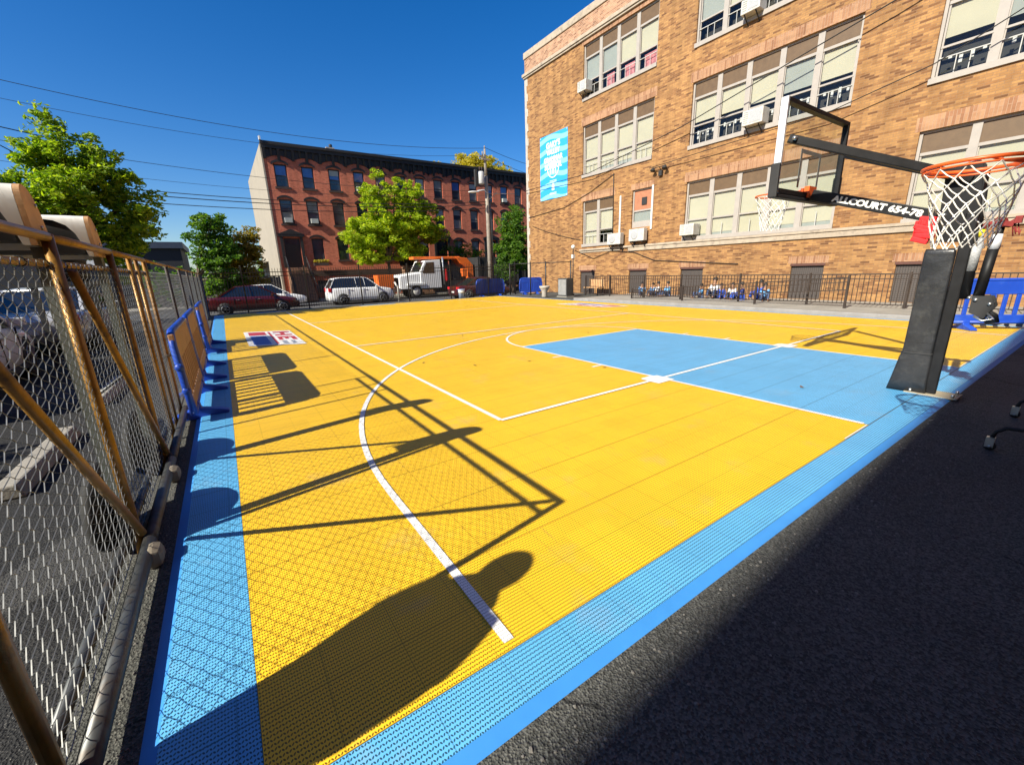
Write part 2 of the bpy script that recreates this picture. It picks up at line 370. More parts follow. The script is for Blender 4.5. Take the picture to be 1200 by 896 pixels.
f_ = V((sin(yaw) * cos(pitch), cos(yaw) * cos(pitch), sin(pitch))); r0 = V((cos(yaw), -sin(yaw), 0)); u0 = r0.cross(f_)
r_ = r0 * cos(roll) + u0 * sin(roll); u_ = -r0 * sin(roll) + u0 * cos(roll)
Mx = Matrix((r_, u_, -f_)).transposed().to_4x4(); Mx.translation = V((-6.784766, -1.182699, 1.575943)); co_.matrix_world = Mx
cam.sensor_width = 36; cam.sensor_fit = 'HORIZONTAL'; cam.lens = 484.8647 / 1200 * 36; cam.clip_start = .05; cam.clip_end = 2000
S.view_settings.view_transform = 'Standard'; S.view_settings.look = 'None'; S.view_settings.exposure = .88; S.view_settings.gamma = 1
S.render.engine = 'CYCLES'; S.cycles.use_denoising = True; S.cycles.max_bounces = 8; S.cycles.transparent_max_bounces = 24

# ------------------------------------------------------------------ ground
SZ = -.45          # street level beyond the far fence
g = MB()
xs = [-400, -60, -20, 30, 60, 400]; ys = [(-400, 0), (-40, 0), (0, 0), (22.3, 0), (27, SZ), (60, SZ), (700, SZ)]
vs = [(x, y, z) for y, z in ys for x in xs]; n = len(xs)
g.add(vs, [(j * n + i, j * n + i + 1, (j + 1) * n + i + 1, (j + 1) * n + i) for j in range(len(ys) - 1) for i in range(n - 1)])
struct(g.build('ground', M_asph, org=(0, 0, 0)))
g = MB(); g.add([(-90, 27.1, SZ + .004), (90, 27.1, SZ + .004), (90, 35.9, SZ + .004), (-90, 35.9, SZ + .004)], [(0, 1, 2, 3)]); struct(g.build('street', M_road, org=(0, 0, 0)))
g = MB(); g.add([(-60, -2.6, .004), (-7.58, -2.6, .004), (-7.58, 22.2, .004), (-60, 22.2, .004)], [(0, 1, 2, 3)]); struct(g.build('shade_dark_parking_lot', M_lot_shade, org=(0, 0, 0)))  # dark overlay on the lot, its shade put into the asphalt colour
g = MB(); g.bb(-90, 90, 36, 39.7, SZ - .2, SZ + .14); struct(g.build('pavement', M_conc, org=(0, 0, 0), bevel=.02))
g = MB(); g.bb(8.15, 12.42, -14, 14.8, -.2, .10); struct(g.build('walkway', M_conc, org=(0, 0, 0), bevel=.015))
g = MB(); g.bb(7.98, 8.147, -14, 14.9, -.2, .115); struct(g.build('kerb', M_kerb, org=(0, 0, 0), bevel=.02))

# ------------------------------------------------------------------ court
CT = .022
court = bpy.data.objects.new('court', None); C.objects.link(court); struct(court, 'yellow and blue perforated tile basketball court with white lines', 'court')
XL, XR, YB, YF = -6.94, 7.60, 0.0, 21.40
def sheet(mb, x0, x1, y0, y1, z): mb.add([(x0, y0, z), (x1, y0, z), (x1, y1, z), (x0, y1, z)], [(0, 1, 2, 3)])
b = MB(); b.bb(XL, XR, YB, YF, -.02, CT); b.build('yellow_field', M_yel, court)
b = MB(); bw = .27
b.bb(XL - .30, XL - .002, YB - .215, YF, -.02, CT); b.bb(XL, XR + .16, YB - .215, YB - .002, -.02, CT); b.bb(XR + .002, XR + .16, YB, YF, -.02, CT)
for x0 in (-5.9, -1.9, 1.2, 4.1): pass
b.build('blue_border', M_blu, court)
b = MB()  # sloping edge pieces
def ramp_edge(p, q, nrm, ww=.055):
    p, q, nr = V(p), V(q), V(nrm)
    b.add([p, q, q + nr * ww - V((0, 0, CT - .001)), p + nr * ww - V((0, 0, CT - .001))], [(0, 1, 2, 3)])
ramp_edge((XL - .30, YB - .215, CT - .001), (XL - .30, YF, CT - .001), (-1, 0, 0))
ramp_edge((XL - .30, YB - .215, CT - .001), (XR + .16, YB - .215, CT - .001), (0, -1, 0))
ramp_edge((XR + .16, YB - .215, CT - .001), (XR + .16, YF, CT - .001), (1, 0, 0), .05)
ramp_edge((XL - .30, YF, CT - .001), (XR + .16, YF, CT - .001), (0, 1, 0))
b.build('edge_ramp', M_edge, court, fix=False)
ft = .3048
b = MB(); sheet(b, -6 * ft, 6 * ft, .0, 19 * ft, CT + .003)
for x0, x1 in ((-5.7, -4.5), (-1.1, .8), (2.6, 3.7)): sheet(b, x0, x1, YF - .32, YF - .02, CT + .003)
b.build('blue_key', M_blu, court)
b = MB(); lw = .0508; z = CT + .006
def line(x0, y0, x1, y1, ww=lw, zz=None):
    zz = z if zz is None else zz
    d = V((x1 - x0, y1 - y0, 0)); L = d.length; d.normalize(); nrm = V((-d.y, d.x, 0)) * ww / 2
    p, q = V((x0, y0, zz)), V((x1, y1, zz)); b.add([p - nrm, q - nrm, q + nrm, p + nrm], [(0, 1, 2, 3)])
def arc(cx, cy, r, a0, a1, n=72, zz=None, ww=lw):
    zz = z if zz is None else zz; vs = []
    for i in range(n + 1):
        a = a0 + (a1 - a0) * i / n
        for rr in (r - ww / 2, r + ww / 2): vs.append((cx + rr * cos(a), cy + rr * sin(a), zz))
    b.add(vs, [(2 * i, 2 * i + 1, 2 * i + 3, 2 * i + 2) for i in range(n)])
R3 = 19.75 * ft; hy = 5.25 * ft
line(-2.4, .007, -1.86, .007, .012); line(1.86, .007, XR, .007, .012)
for s in (-1, 1): line(s * 6 * ft, .04, s * 6 * ft, 19 * ft - .03); line(s * R3, .04, s * R3, hy)
line(-6 * ft - .025, 19 * ft, 6 * ft + .025, 19 * ft)
arc(0, hy, R3, 0, pi, zz=z + .0006); arc(0, 19 * ft, 6 * ft, .0, pi, 48, zz=z + .0012)
for s in (-1, 1):
    for d_ in (8.25, 11.5, 14.75): line(s * (6 * ft + .03), d_ * ft, s * (6 * ft + .23), d_ * ft, lw, z)
    sheet(b, min(s * 1.75, s * 2.10), max(s * 1.75, s * 2.10), 2.20, 2.50, z + .0018)
b.build('court_lines', M_wht, court)
b = MB(); vz = z + .0024      # the volleyball court laid over it
VL, VR, V0, V1 = -4.56, 4.60, 2.36, 20.45
for a in ((VL, V0, VR, V0), (VL, V0, VL, V1), (VR, V0, VR, V1), (VL, V1, VR, V1), (VL, 8.42, VR, 8.42), (VL, 14.45, VR, 14.45)):
    line(*a, .055, vz); vz += .0005
b.build('volleyball_lines', M_wht, court)
b = MB(); line(XR - .04, .05, XR - .04, YF, .05, z); line(XL + .02, YF - .03, XR, YF - .03, .05, z + .0004); b.build('sideline', M_wht, court)
def logo(name, x, y, ang, sx, sy):
    """three slanted block letters over a bar, laid flat on the tiles"""
    e = bpy.data.objects.new(name, None); C.objects.link(e); e.parent = court
    parts = {'white_outline': (M_wht, []), 'red_letters': (M_red_t, []), 'blue_bar': (M_navy_t, []), 'grey_bar': (M_grey_t, [])}
    def q(k, x0, y0, x1, y1, sh=.0): parts[k][1].append((x0, y0, x1, y1, sh))
    q('white_outline', -.05, -.05, 1.05, 1.05)
    q('red_letters', .03, .62, .13, 1.0); q('red_letters', .13, .76, .28, .86); q('red_letters', .28, .62, .38, 1.0)
    q('red_letters', .46, .62, .55, 1.0); q('red_letters', .55, .9, .72, 1.0); q('red_letters', .55, .62, .72, .71); q('red_letters', .55, .76, .66, .84)
    q('grey_bar', .78, .64, .98, .74); q('grey_bar', .78, .82, .98, .9)
    q('red_letters', .03, .5, .98, .55); q('red_letters', .02, .05, .30, .44); q('blue_bar', .36, .06, .98, .40)
    zz = CT + .0105; ca, sa = cos(ang), sin(ang)
    for k, (m_, L) in parts.items():
        mb = MB()
        for x0, y0, x1, y1, _ in L:
            pts = [((u + .18 * v - .6) * sx, (v - .5) * sy) for u, v in ((x0, y0), (x1, y0), (x1, y1), (x0, y1))]
            mb.add([(x + px * ca - py * sa, y + px * sa + py * ca, zz) for px, py in pts], [(0, 1, 2, 3)])
        mb.build(k, m_, e); zz += .001
logo('floor_logo', -5.92, 11.55, radians(-90), 2.9, 1.05); logo('floor_logo', 6.2, 11.9, radians(90), 2.6, .95)

def text_obj(txt, size, M, mat_, name, parent, ext=.003, sx=1):
    cu = bpy.data.curves.new(name, 'FONT'); cu.body = txt; cu.size = size; cu.extrude = ext; cu.offset = .05 * size; cu.align_x = 'CENTER'; cu.align_y = 'CENTER'
    o = bpy.data.objects.new('tmp', cu); C.objects.link(o)
    me = bpy.data.meshes.new_from_object(o.evaluated_get(bpy.context.evaluated_depsgraph_get()))
    C.objects.unlink(o); bpy.data.objects.remove(o)
    off = V((0, 0, 0)); q = parent
    while q is not None: off += q.location; q = q.parent
    me.transform(Matrix.Translation(-off) @ M @ Matrix.Diagonal((sx, 1, 1, 1)))
    me.materials.clear(); me.materials.append(mat_)
    n_ = bpy.data.objects.new(name, me); C.objects.link(n_); n_.parent = parent; return n_
def frame_M(org, xdir, ydir):
    x = V(xdir).normalized(); y = V(ydir); zz = x.cross(y).normalized(); y = zz.cross(x)
    m = Matrix((x, y, zz)).transposed().to_4x4(); m.translation = V(org); return m

# ------------------------------------------------------------------ school building (wall plane x = WX)
WX = 12.5
def wall_holes(mb, plane, c, u0, u1, z0, z1, holes, depth, flip=False):
    us = sorted({u0, u1, *[h[0] for h in holes], *[h[1] for h in holes]}); zs = sorted({z0, z1, *[h[2] for h in holes], *[h[3] for h in holes]})
    P = (lambda u, zz, d=0: (c + d, u, zz)) if plane == 'x' else (lambda u, zz, d=0: (u, c + d, zz))
    for a, a2 in zip(us, us[1:]):
        for e, e2 in zip(zs, zs[1:]):
            mu, mz = (a + a2) / 2, (e + e2) / 2
            if any(h[0] < mu < h[1] and h[2] < mz < h[3] for h in holes): continue
            mb.add([P(a, e), P(a2, e), P(a2, e2), P(a, e2)], [(0, 3, 2, 1)])
    for h in holes:
        a, a2, e, e2 = h
        for p, q in (((a, e), (a2, e)), ((a2, e), (a2, e2)), ((a2, e2), (a, e2)), ((a, e2), (a, e))):
            mb.add([P(*p), P(*q), P(*q, depth), P(*p, depth)], [(0, 1, 2, 3)])
school = thing('school_building', 'long tan brick school with grey framed window bands behind the court', 'building', (WX, 5, 0))
Y0, Y1 = -14.0, 24.85
bands = [  # y0,y1,z0,z1,panes,style
    (14.05, 19.15, 11.0, 13.75, 4, 'c'), (5.65, 12.0, 10.95, 13.7, 5, 'g'), (-2.75, 3.66, 10.95, 13.7, 5, 'c'),
    (14.05, 19.12, 6.92, 9.66, 4, 'b'), (5.68, 11.97, 6.86, 9.55, 5, 'm'), (-2.75, 3.68, 6.82, 9.55, 5, 'g2'),
    (16.55, 19.05, 2.92, 5.52, 2, 'd'), (5.65, 11.92, 2.80, 5.40, 5, 'b2'), (-2.75, 3.66, 2.74, 5.45, 5, 'b2'),
    (-12.5, -6.2, 10.95, 13.7, 5, 'c'), (-12.5, -6.2, 6.85, 9.55, 5, 'b'), (-12.5, -6.2, 2.78, 5.4, 5, 'b2')]
small = (13.9, 15.2, 3.62, 5.55)
base_h = [(17.9, 19.18, .02, 1.44), (14.0, 15.2, .105, 1.44), (10.7, 11.9, .105, 1.46), (5.7, 6.85, .105, 1.49), (2.62, 3.58, .105, 1.46), (-1.6, -.3, .105, 1.46)]
mb = MB(); wall_holes(mb, 'x', WX, Y0, Y1, -.3, 14.2, [q[:4] for q in bands] + [small] + base_h, .22)
mb.add([(WX, Y1, -.3), (WX + 14, Y1, -.3), (WX + 14, Y1, 14.2), (WX, Y1, 14.2)], [(0, 1, 2, 3)])
mb.build('wall', M_brick, school)
mb = MB(); mb.bb(WX + .003, WX + 14, Y0, Y1 - .003, 14.2, 15.1); mb.build('parapet', M_para, school)
mb = MB(); mb.bb(WX - .06, WX + 14.1, Y0, Y1 + .06, 15.1, 15.48); mb.build('coping', M_stone, school, bevel=.03)
mb = MB(); mb.bb(WX - .16, WX + .002, Y0, Y1 + .12, 14.06, 14.24); mb.bb(WX - .10, WX - .001, Y0, Y1 + .06, 13.96, 14.057); mb.build('cornice', M_stone, school, bevel=.02)
mb = MB(); mb.bb(WX - .07, WX - .002, Y0, 15.3, 2.42, 2.62); mb.bb(WX - .11, WX - .002, Y0, 19.2, 2.62, 2.72); mb.bb(WX - .04, WX - .002, 15.9, 19.2, 2.5, 2.617); mb.build('belt_course', M_stone, school, bevel=.012)
mb = MB()
zz = 0
while zz < 14.0:
    mb.bb(WX - .012, WX + .3, Y1 - (.34 if int(zz / .45) % 2 else .22), Y1 + .012, zz, min(zz + .45, 13.95)); zz += .45
mb.build('corner_quoin', M_quoin, school)
mb = MB()
for (a, a2, e, e2, n_, st) in bands[:6] + bands[7:] + [bands[6]]:
    mb = MB(); mb.bb(WX - .006, WX + .1, a - .12, a2 + .12, e2 + .002, e2 + .42); mb.build('soldier_course', M_sold, school)
mb = MB(); mb.bb(WX - .006, WX + .1, small[0] - .1, small[1] + .1, small[3] + .002, small[3] + .3); mb.build('soldier_course', M_sold, school)
for h in base_h: mb = MB(); mb.bb(WX - .006, WX + .1, h[0] - .12, h[1] + .12, h[3] + .002, h[3] + .28); mb.build('soldier_course', M_sold, school)
rw = random.Random(3)
def school_window(a, a2, e, e2, n_, st):
    W = MB(); T = MB(); B = MB(); Bg = MB(); G = MB(); I = MB(); U = MB(); K = MB()
    H = e2 - e; x = WX + .10; pw = (a2 - a) / n_; fw = .07
    W.bb(x, x + .10, a, a2, e2 - fw, e2); W.bb(x - .16, x + .10, a - .02, a2 + .02, e - .07, e + .10)
    for i in range(n_ + 1):
        yc = a + pw * i; hw = .105 if 0 < i < n_ else .08
        y_0, y_1 = max(a, yc - hw), min(a2, yc + hw)
        W.bb(x - .015, x + .10, y_0, y_1, e + .10, e2 - fw)
    zt, zm = e + H * .755, e + H * .335
    for i in range(n_):
        y_0, y_1 = a + pw * i + .09, a + pw * (i + 1) - .09
        W.bb(x + .01, x + .085, y_0, y_1, zt - .045, zt + .045)
        W.bb(x + .02, x + .095, y_0, y_1, zm - .03, zm + .03); W.bb(x + .035, x + .08, y_0, y_0 + .045, e + .1, zt); W.bb(x + .035, x + .08, y_1 - .045, y_1, e + .1, zt)
        T.bb(x + .035, x + .06, y_0, y_1, zt + .045, e2 - fw)
        G.bb(x + .052, x + .058, y_0 + .04, y_1 - .04, e + .1, zt - .045)
        r = rw.random(); grey = (st == 'm' and i in (1,)) or (st in ('c', 'g', 'g2') and r < .45)
        if st == 'c' and n_ == 4: grey = i >= 2
        low = zm + (.02 if r > .3 else -.0)
        if st in ('b', 'b2'): low = e + .1 + H * rw.uniform(.0, .1)
        if st == 'd': low = zm - .1 if i == 0 else e + .1
        if st == 'g2': low = zm + .25
        if st == 'm' and r > .6: low = zm + .16
        (Bg if grey else B).bb(x + .11, x + .118, y_0, y_1, low, zt)
        if low < zm - .1: Bg.bb(x + .122, x + .13, y_0, y_1, e + .1, zm)      # the doubled lower sash reads greyer
        zg = e + .1 + H * .19
        if st in ('c', 'g', 'g2', 'm', 'd', 'b'):
            U.bb(x - .002, x + .022, y_0, y_1, zg - .013, zg + .013)
            for t_ in (.36, .64): U.bb(x, x + .02, y_0 + (y_1 - y_0) * t_ - .011, y_0 + (y_1 - y_0) * t_ + .011, e + .1, zg - .013)
        elif True:
            U.bb(x, x + .02, (y_0 + y_1) / 2 - .012, (y_0 + y_1) / 2 + .012, e + .1, e + .1 + H * .2)
        if n_ == 4 and st == 'c' and i < 3: K.bb(x + .15, x + .17, y_0 + .1 + .1 * i, y_1 - .25, e + .12, zm - .12)
        if st in ('g2', 'm'):
            for k in range(4): K.bb(x + .15, x + .16, y_0 + .12 + k * .24, y_0 + .2 + k * .24, e + .45 + rw.uniform(-.1, .15), e + .62 + rw.uniform(-.05, .1))
    I.bb(x + .45, x + .5, a, a2, e, e2)
    I.bb(x + .12, x + .45, a, a + .02, e, e2); I.bb(x + .12, x + .45, a2 - .02, a2, e, e2); I.bb(x + .12, x + .45, a + .02, a2 - .02, e2 - .02, e2)
    w_ = W.build('window', M_frame, school)
    T.build('transom_panel', M_transom, w_); G.build('pane', M_glass, w_); I.build('room_interior', M_dark, w_)
    if B.v: B.build('blind', M_blind, w_)
    if Bg.v: Bg.build('grey_blind', M_blindg, w_)
    if U.v: U.build('guard_bar', M_guard, w_)
    if K.v: K.build('paper_cutout', M_pink if st == 'c' else M_wshirt, w_)
for q in bands: school_window(*q)
# the narrow single window
a, a2, e, e2 = small; W = MB(); x = WX + .09
for q in ((a, a2, e2 - .07, e2), (a, a2, e, e + .32), (a, a + .08, e + .32, e2 - .07), (a2 - .08, a2, e + .32, e2 - .07)): W.bb(x, x + .1, *q)
W.bb(x + .02, x + .09, a + .08, a2 - .08, 4.44, 4.52); w_ = W.build('window', M_frame, school)
T = MB(); T.bb(x + .04, x + .06, a + .08, a2 - .08, 4.52, e2 - .07); T.build('transom_panel', mat('brown_panel', (.36, .15, .08), .6), w_)
T = MB(); T.bb(x + .08, x + .09, a + .08, a2 - .08, e + .32, 4.44); T.build('blind', M_blindg, w_)
T = MB(); T.bb(x + .05, x + .055, a + .08, a2 - .08, e + .32, 4.44); T.build('pane', M_glass, w_)
T = MB(); T.bb(x + .0, x + .039, 14.3, 14.62, 4.75, 5.12); T.build('vent', M_blackm, w_)
def shutter_mat():
    m, nt, p = base_mat('dark_grille'); co = objco(nt); sp = nn(nt, 'ShaderNodeSeparateXYZ'); link(nt, co, sp.inputs[0])
    a_ = math_(nt, 'FRACT', math_(nt, 'MULTIPLY', sp.outputs[1], 14)); b_ = math_(nt, 'FRACT', math_(nt, 'MULTIPLY', sp.outputs[2], 14))
    gg = math_(nt, 'MINIMUM', math_(nt, 'ABSOLUTE', math_(nt, 'SUBTRACT', a_, .5)), math_(nt, 'ABSOLUTE', math_(nt, 'SUBTRACT', b_, .5)))
    c = mixc(nt, math_(nt, 'LESS_THAN', gg, .1), (.075, .062, .055), (.025, .02, .018)); link(nt, c, p.inputs['Base Color']); p.inputs['Roughness'].default_value = .6; return m
M_gr = shutter_mat()
for h in base_h:
    q = MB(); q.bb(WX + .08, WX + .14, h[0], h[1], h[2], h[3]); o = q.build('basement_grille', M_gr, school)
    q = MB(); q.bb(WX - .02, WX + .07, h[0] - .03, h[1] + .03, h[3] - .09, h[3] - .002); q.build('lintel_angle', mat('rust_lintel', (.09, .035, .025), .7), o)

# banner on the wall
def banner_mat():
    m, nt, p = base_mat('striped_banner'); co = nn(nt, 'ShaderNodeNewGeometry').outputs['Position']; sp = nn(nt, 'ShaderNodeSeparateXYZ'); link(nt, co, sp.inputs[0])
    wv = math_(nt, 'ADD', math_(nt, 'MULTIPLY', sp.outputs[2], 1.42), math_(nt, 'MULTIPLY', math_(nt, 'SINE', math_(nt, 'MULTIPLY', sp.outputs[1], 2.2)), .16))
    st = math_(nt, 'GREATER_THAN', math_(nt, 'FRACT', wv), .6)
    c = mixc(nt, st, (.025, .31, .74), (.20, .55, .85)); link(nt, c, p.inputs['Base Color']); p.inputs['Roughness'].default_value = .5; return m
bn = thing('banner', 'blue wave striped school banner hung on the tan brick wall', 'banner', (WX - .03, 21.85, 6.1))
q = MB(); q.bb(WX - .035, WX - .012, 20.45, 23.2, 6.1, 10.0); q.build('sheet', banner_mat(), bn, bevel=.01)
q = MB()
for y_ in (20.52, 23.13):
    for z_ in (6.17, 9.93): q.cyl((WX - .04, y_, z_), (WX - .034, y_, z_), .035, 10)
q.build('eyelet', M_silver, bn)
for i, (t_, s_) in enumerate((("GARY'S", .40), ('VALLEY', .36), ('GRAMMAR', .36), ('SCHOOL', .40))):
    text_obj(t_, s_ * 1.12, frame_M((WX - .038, 21.85, 9.35 - i * .42), (0, -1, 0), (0, 0, 1)), M_white, 'lettering', bn, .002, .95)
q = MB(); th = [2 * pi * k / 40 for k in range(40)]
def ringyz(q, cy, cz, ry, rz, w_, xx):
    vs = []
    for t_ in th: vs += [(xx, cy + ry * cos(t_), cz + rz * sin(t_)), (xx, cy + (ry - w_) * cos(t_), cz + (rz - w_) * sin(t_))]
    q.add(vs, [(2 * i, 2 * i + 1, (2 * i + 3) % 80, (2 * i + 2) % 80) for i in range(40)])
ringyz(q, 21.85, 7.98, .60, .60, .07, WX - .0375)
q.add([(WX - .0375, 21.85 + .42 * cos(t_), 8.02 + max(0, .4 * sin(t_))) for t_ in th], [tuple(range(40))])
for k in (-.25, 0, .25): q.bb(WX - .0385, WX - .0365, 21.85 + k - .055, 21.85 + k + .055, 7.62, 7.97)
q.bb(WX - .0385, WX - .0365, 21.72, 21.98, 6.62, 6.92); q.sphere((WX - .037, 21.85, 6.98), .10, 10, 6, (.02, 1, 1))
for k, z_ in enumerate((7.2, 7.12, 6.45, 6.38)): q.bb(WX - .0385, WX - .0365, 21.5, 22.2, z_, z_ + .03)
q.build('emblem', M_white, bn)

# air conditioners, split units, lamp and conduits on the wall
M_acw = mat('aged_white_case', (.50, .49, .45), .55, var=.08, dirt=(.34, .31, .26))
def window_ac(y0, y1, z0, z1, label):
    y0 += .06; z1 -= .06
    t = thing('air_conditioner', label, 'air conditioner', (WX, (y0 + y1) / 2, z0), 'window air conditioners')
    q = MB(); q.bb(WX - .42, WX + .12, y0, y1, z0, z1); q.build('case', M_acw, t, bevel=.025)
    q = MB(); q.bb(WX - .43, WX - .421, y0 + .07, y1 - .3, z0 + .08, z1 - .07); q.build('coil_grille', M_label, t)
    q = MB()
    for k in range(6): q.bb(WX - .432, WX - .4215, y1 - .24, y1 - .06, z0 + .1 + k * .075, z0 + .13 + k * .075)
    q.build('louvre', M_blindg, t)
    q = MB()
    for y_ in (y0 + .15, y1 - .15): q.bar((WX - .40, y_, z0 - .012), (WX - .02, y_, z0 - .3), .04, .02)
    q.build('bracket', M_blackm, t)
window_ac(18.45, 19.2, 11.32, 11.92, 'white window air conditioner in the top floor window nearest the roof corner')
window_ac(8.42, 9.3, 7.0, 7.62, 'white window air conditioner in middle floor window above the backboard')
window_ac(11.05, 11.85, 2.95, 3.52, 'white window air conditioner in ground floor window left of the hoop net')
window_ac(9.0, 9.8, 11.05, 11.6, 'window air conditioner cut by the top edge on the top floor')
def split_unit(y0, y1, z0, z1, label):
    t = thing('condenser_unit', label, 'condenser', (WX, (y0 + y1) / 2, z0), 'split system condensers')
    q = MB(); q.bb(WX - .42, WX - .12, y0, y1, z0, z1); q.build('case', M_acw, t, bevel=.02)
    q = MB(); M_ = Matrix.Rotation(-pi / 2, 3, 'Y'); q.lathe([(.22, 0), (.22, .012), (.19, .014)], (WX - .422, y0 + (y1 - y0) * .62, (z0 + z1) / 2), 20, M_); q.build('fan_grille', M_label, t)
    q = MB()
    for y_ in (y0 + .12, y1 - .12): q.bb(WX - .42, WX - .005, y_ - .02, y_ + .02, z0 - .06, z0 - .005); q.bb(WX - .06, WX - .005, y_ - .02, y_ + .02, z0 - .34, z0 - .061); q.bar((WX - .38, y_, z0 - .06), (WX - .04, y_, z0 - .33), .03, .03)
    q.build('bracket', M_blackm, t)
split_unit(15.58, 16.55, 2.82, 3.42, 'white outdoor condenser on brackets beside the paired ground floor window')
split_unit(13.98, 14.98, 2.9, 3.52, 'white outdoor condenser on brackets under the narrow ground floor window')
for y_, z0, z1, lb in ((15.98, 3.45, 5.4, 'white conduit running up the brick from the left condenser'), (13.83, 3.45, 5.6, 'white conduit beside the narrow window above a condenser')):
    q = MB(); q.bb(WX - .07, WX - .003, y_ - .05, y_ + .05, z0, z1); tag(q.build('wall_conduit', M_white, bevel=.015), lb, 'conduit', 'white conduits on the school wall')
fl = thing('floodlight', 'black twin floodlight fixed to the brick between window bands', 'floodlight', (WX, 13.4, 6.0))
q = MB(); q.bb(WX - .12, WX - .003, 13.3, 13.5, 5.95, 6.2); q.tube([(WX - .06, 13.4, 6.2), (WX - .2, 13.4, 6.35), (WX - .2, 13.1, 6.35)], .02, 8); q.tube([(WX - .2, 13.4, 6.35), (WX - .2, 13.75, 6.35)], .02, 8); q.build('mount', M_blackm, fl)
for y_ in (13.05, 13.75):
    q = MB(); q.lathe([(.05, 0), (.12, .12), (.13, .16)], (WX - .2, y_, 6.36), 14, Matrix.Rotation(radians(200), 3, 'Y')); q.build('lamp_head', M_blackm, fl)
def cable(name, pts, r, label, group, cat='cable', sag=0, n=14, m=None):
    P = []
    for (p, q) in zip(pts, pts[1:]):
        for k in range(n):
            t = k / n; v = V(p).lerp(V(q), t); v.z -= sag * 4 * t * (1 - t); P.append(v)
    P.append(V(pts[-1])); q = MB(); q.tube(P, r, 6); return tag(q.build(name, m or M_cable), label, cat, group)
gc = 'cables strung across the school front'
cable('wall_cable', [(12.1, .3, 10.6), (12.1, 4.78, 9.35), (12.1, 7.31, 8.81), (12.1, 12.08, 7.77), (12.1, 18.16, 6.93), (12.3, 24.8, 7.0)], .020, 'black cable crossing the middle window bands from roof side to the banner', gc)
cable('wall_cable', [(12.1, -3, 10.2), (12.1, 2.21, 7.78), (12.1, 3.54, 7.2), (12.1, 6.2, 6.66), (12.3, 14, 6.4)], .016, 'black cable crossing the right upper window behind the hoop', gc)
cable('wall_cable', [(WX - .04, 16.53, 6.62), (WX - .04, 18.39, 5.96), (WX - .04, 20.7, 5.4), (WX - .04, 24.6, 5.2)], .016, 'black cable slanting down the brick below the banner', gc)
cable('wall_cable', [(WX - .04, 16.55, 6.66), (WX - .04, 16.5, 3.35)], .022, 'black cable dropping straight beside the paired ground floor window', gc, n=4)
cable('wall_cable', [(WX - .04, 24.2, 4.6), (WX - .04, 19.2, 3.3)], .014, 'thin cable on brick left of the paired ground floor window', gc, sag=.1)
cable('wall_cable', [(WX - .05, 19.69, 2.7), (WX - .05, 18.0, 2.12), (WX - .05, 16.6, 2.5), (WX - .05, 14.9, 2.35), (WX - .05, 13.5, 1.86), (WX - .05, 9.0, 1.55)], .016, 'loose cable drooping under the two condensers', gc)

# ------------------------------------------------------------------ railing, small fence and clutter in front of the school
def railing(x, y0, y1, zb, ztop, label, group, posts, slope=0, name='iron_railing', pitch=.125):
    t = thing(name, label, 'railing', (x, (y0 + y1) / 2, .1), group)
    zt = lambda y: ztop + slope * (y - y0); zbm = lambda y: zb + slope * (y - y0)
    q = MB(); q.bar((x, y0, zt(y0)), (x, y1, zt(y1)), .05, .035); q.build('rail', M_iron, t)
    q = MB(); q.bar((x, y0, zt(y0) - .14), (x, y1, zt(y1) - .14), .03, .025); q.build('rail', M_iron, t)
    q = MB(); q.bar((x, y0, zbm(y0)), (x, y1, zbm(y1)), .03, .03); q.build('rail', M_iron, t)
    q = MB(); n_ = int(abs(y1 - y0) / pitch)
    for k in range(1, n_):
        y = y0 + (y1 - y0) * k / n_; q.bb(x - .009, x + .009, y - .009, y + .009, zbm(y), zt(y) - .01)
    q.build('picket_panel', M_iron, t)
    for y in posts:
        q = MB(); q.bb(x - .03, x + .03, y - .03, y + .03, .1, zt(y) + .06); q.build('post', M_iron, t)
    return t
gr = 'brown iron railings before the school'
railing(10.1, 16.2, 10.2, .20, 1.12, 'brown iron railing along the school wall with straight level top', gr, (16.2, 14.4, 12.2, 10.2))
railing(10.1, 10.1, -6, .20, 1.12, 'brown iron railing running behind the basketball post', gr, (7.6, 5.2, 2.6, 0, -2.6, -5.9))
railing(9.35, 12.3, 3.85, .12, .50, 'sloping brown ramp handrail rising towards the hoop', gr, (12.3, 9.6, 6.6, 3.85), slope=-.065)

def post_fence(pts, h, label):
    t = thing('chain_fence', label, 'fence', (*pts[0], 0)); q = MB()
    for p, r in zip(pts, pts[1:]):
        q.cyl((*p, h), (*r, h), .022, 8)
        L = (V(r) - V(p)).length; n_ = max(2, int(L / .16))
        for k in range(n_ + 1):
            u = V((*p, 0)).lerp(V((*r, 0)), k / n_)
            for s in (-1, 1):
                d = V((*r, 0)) - V((*p, 0)); e = u + d.normalized() * h * s
                t1 = 1.0
                tt = (e - V((*p, 0))).dot(d) / d.length_squared
                if tt < 0: t1 = (u - V((*p, 0))).length / h
                if tt > 1: t1 = (V((*r, 0)) - u).length / h
                if t1 > .02: q.tube([u + V((0, 0, .05)), u.lerp(e, t1) + V((0, 0, .05 + (h - .05) * t1))], .003, 3, False)
    q.build('mesh', M_picket, t)
    for p in pts:
        q = MB(); q.cyl((*p, 0), (*p, h + .08), .04, 10); q.build('post', M_picket, t)
post_fence([(8.9, 22.0), (9.3, 20.3), (9.4, 18.9), (10.5, 17.9)], 1.95, 'dark chain link fence with thin posts at the school corner')
gl = thing('globe_lamp', 'slim post lamp with white globe near the school corner', 'lamp', (10.55, 17.75, 0))
q = MB(); q.cyl((10.55, 17.75, 0), (10.55, 17.75, 2.68), .03, 10); q.cyl((10.55, 17.75, 0), (10.55, 17.75, .1), .08, 12); q.build('post', M_picket, gl)
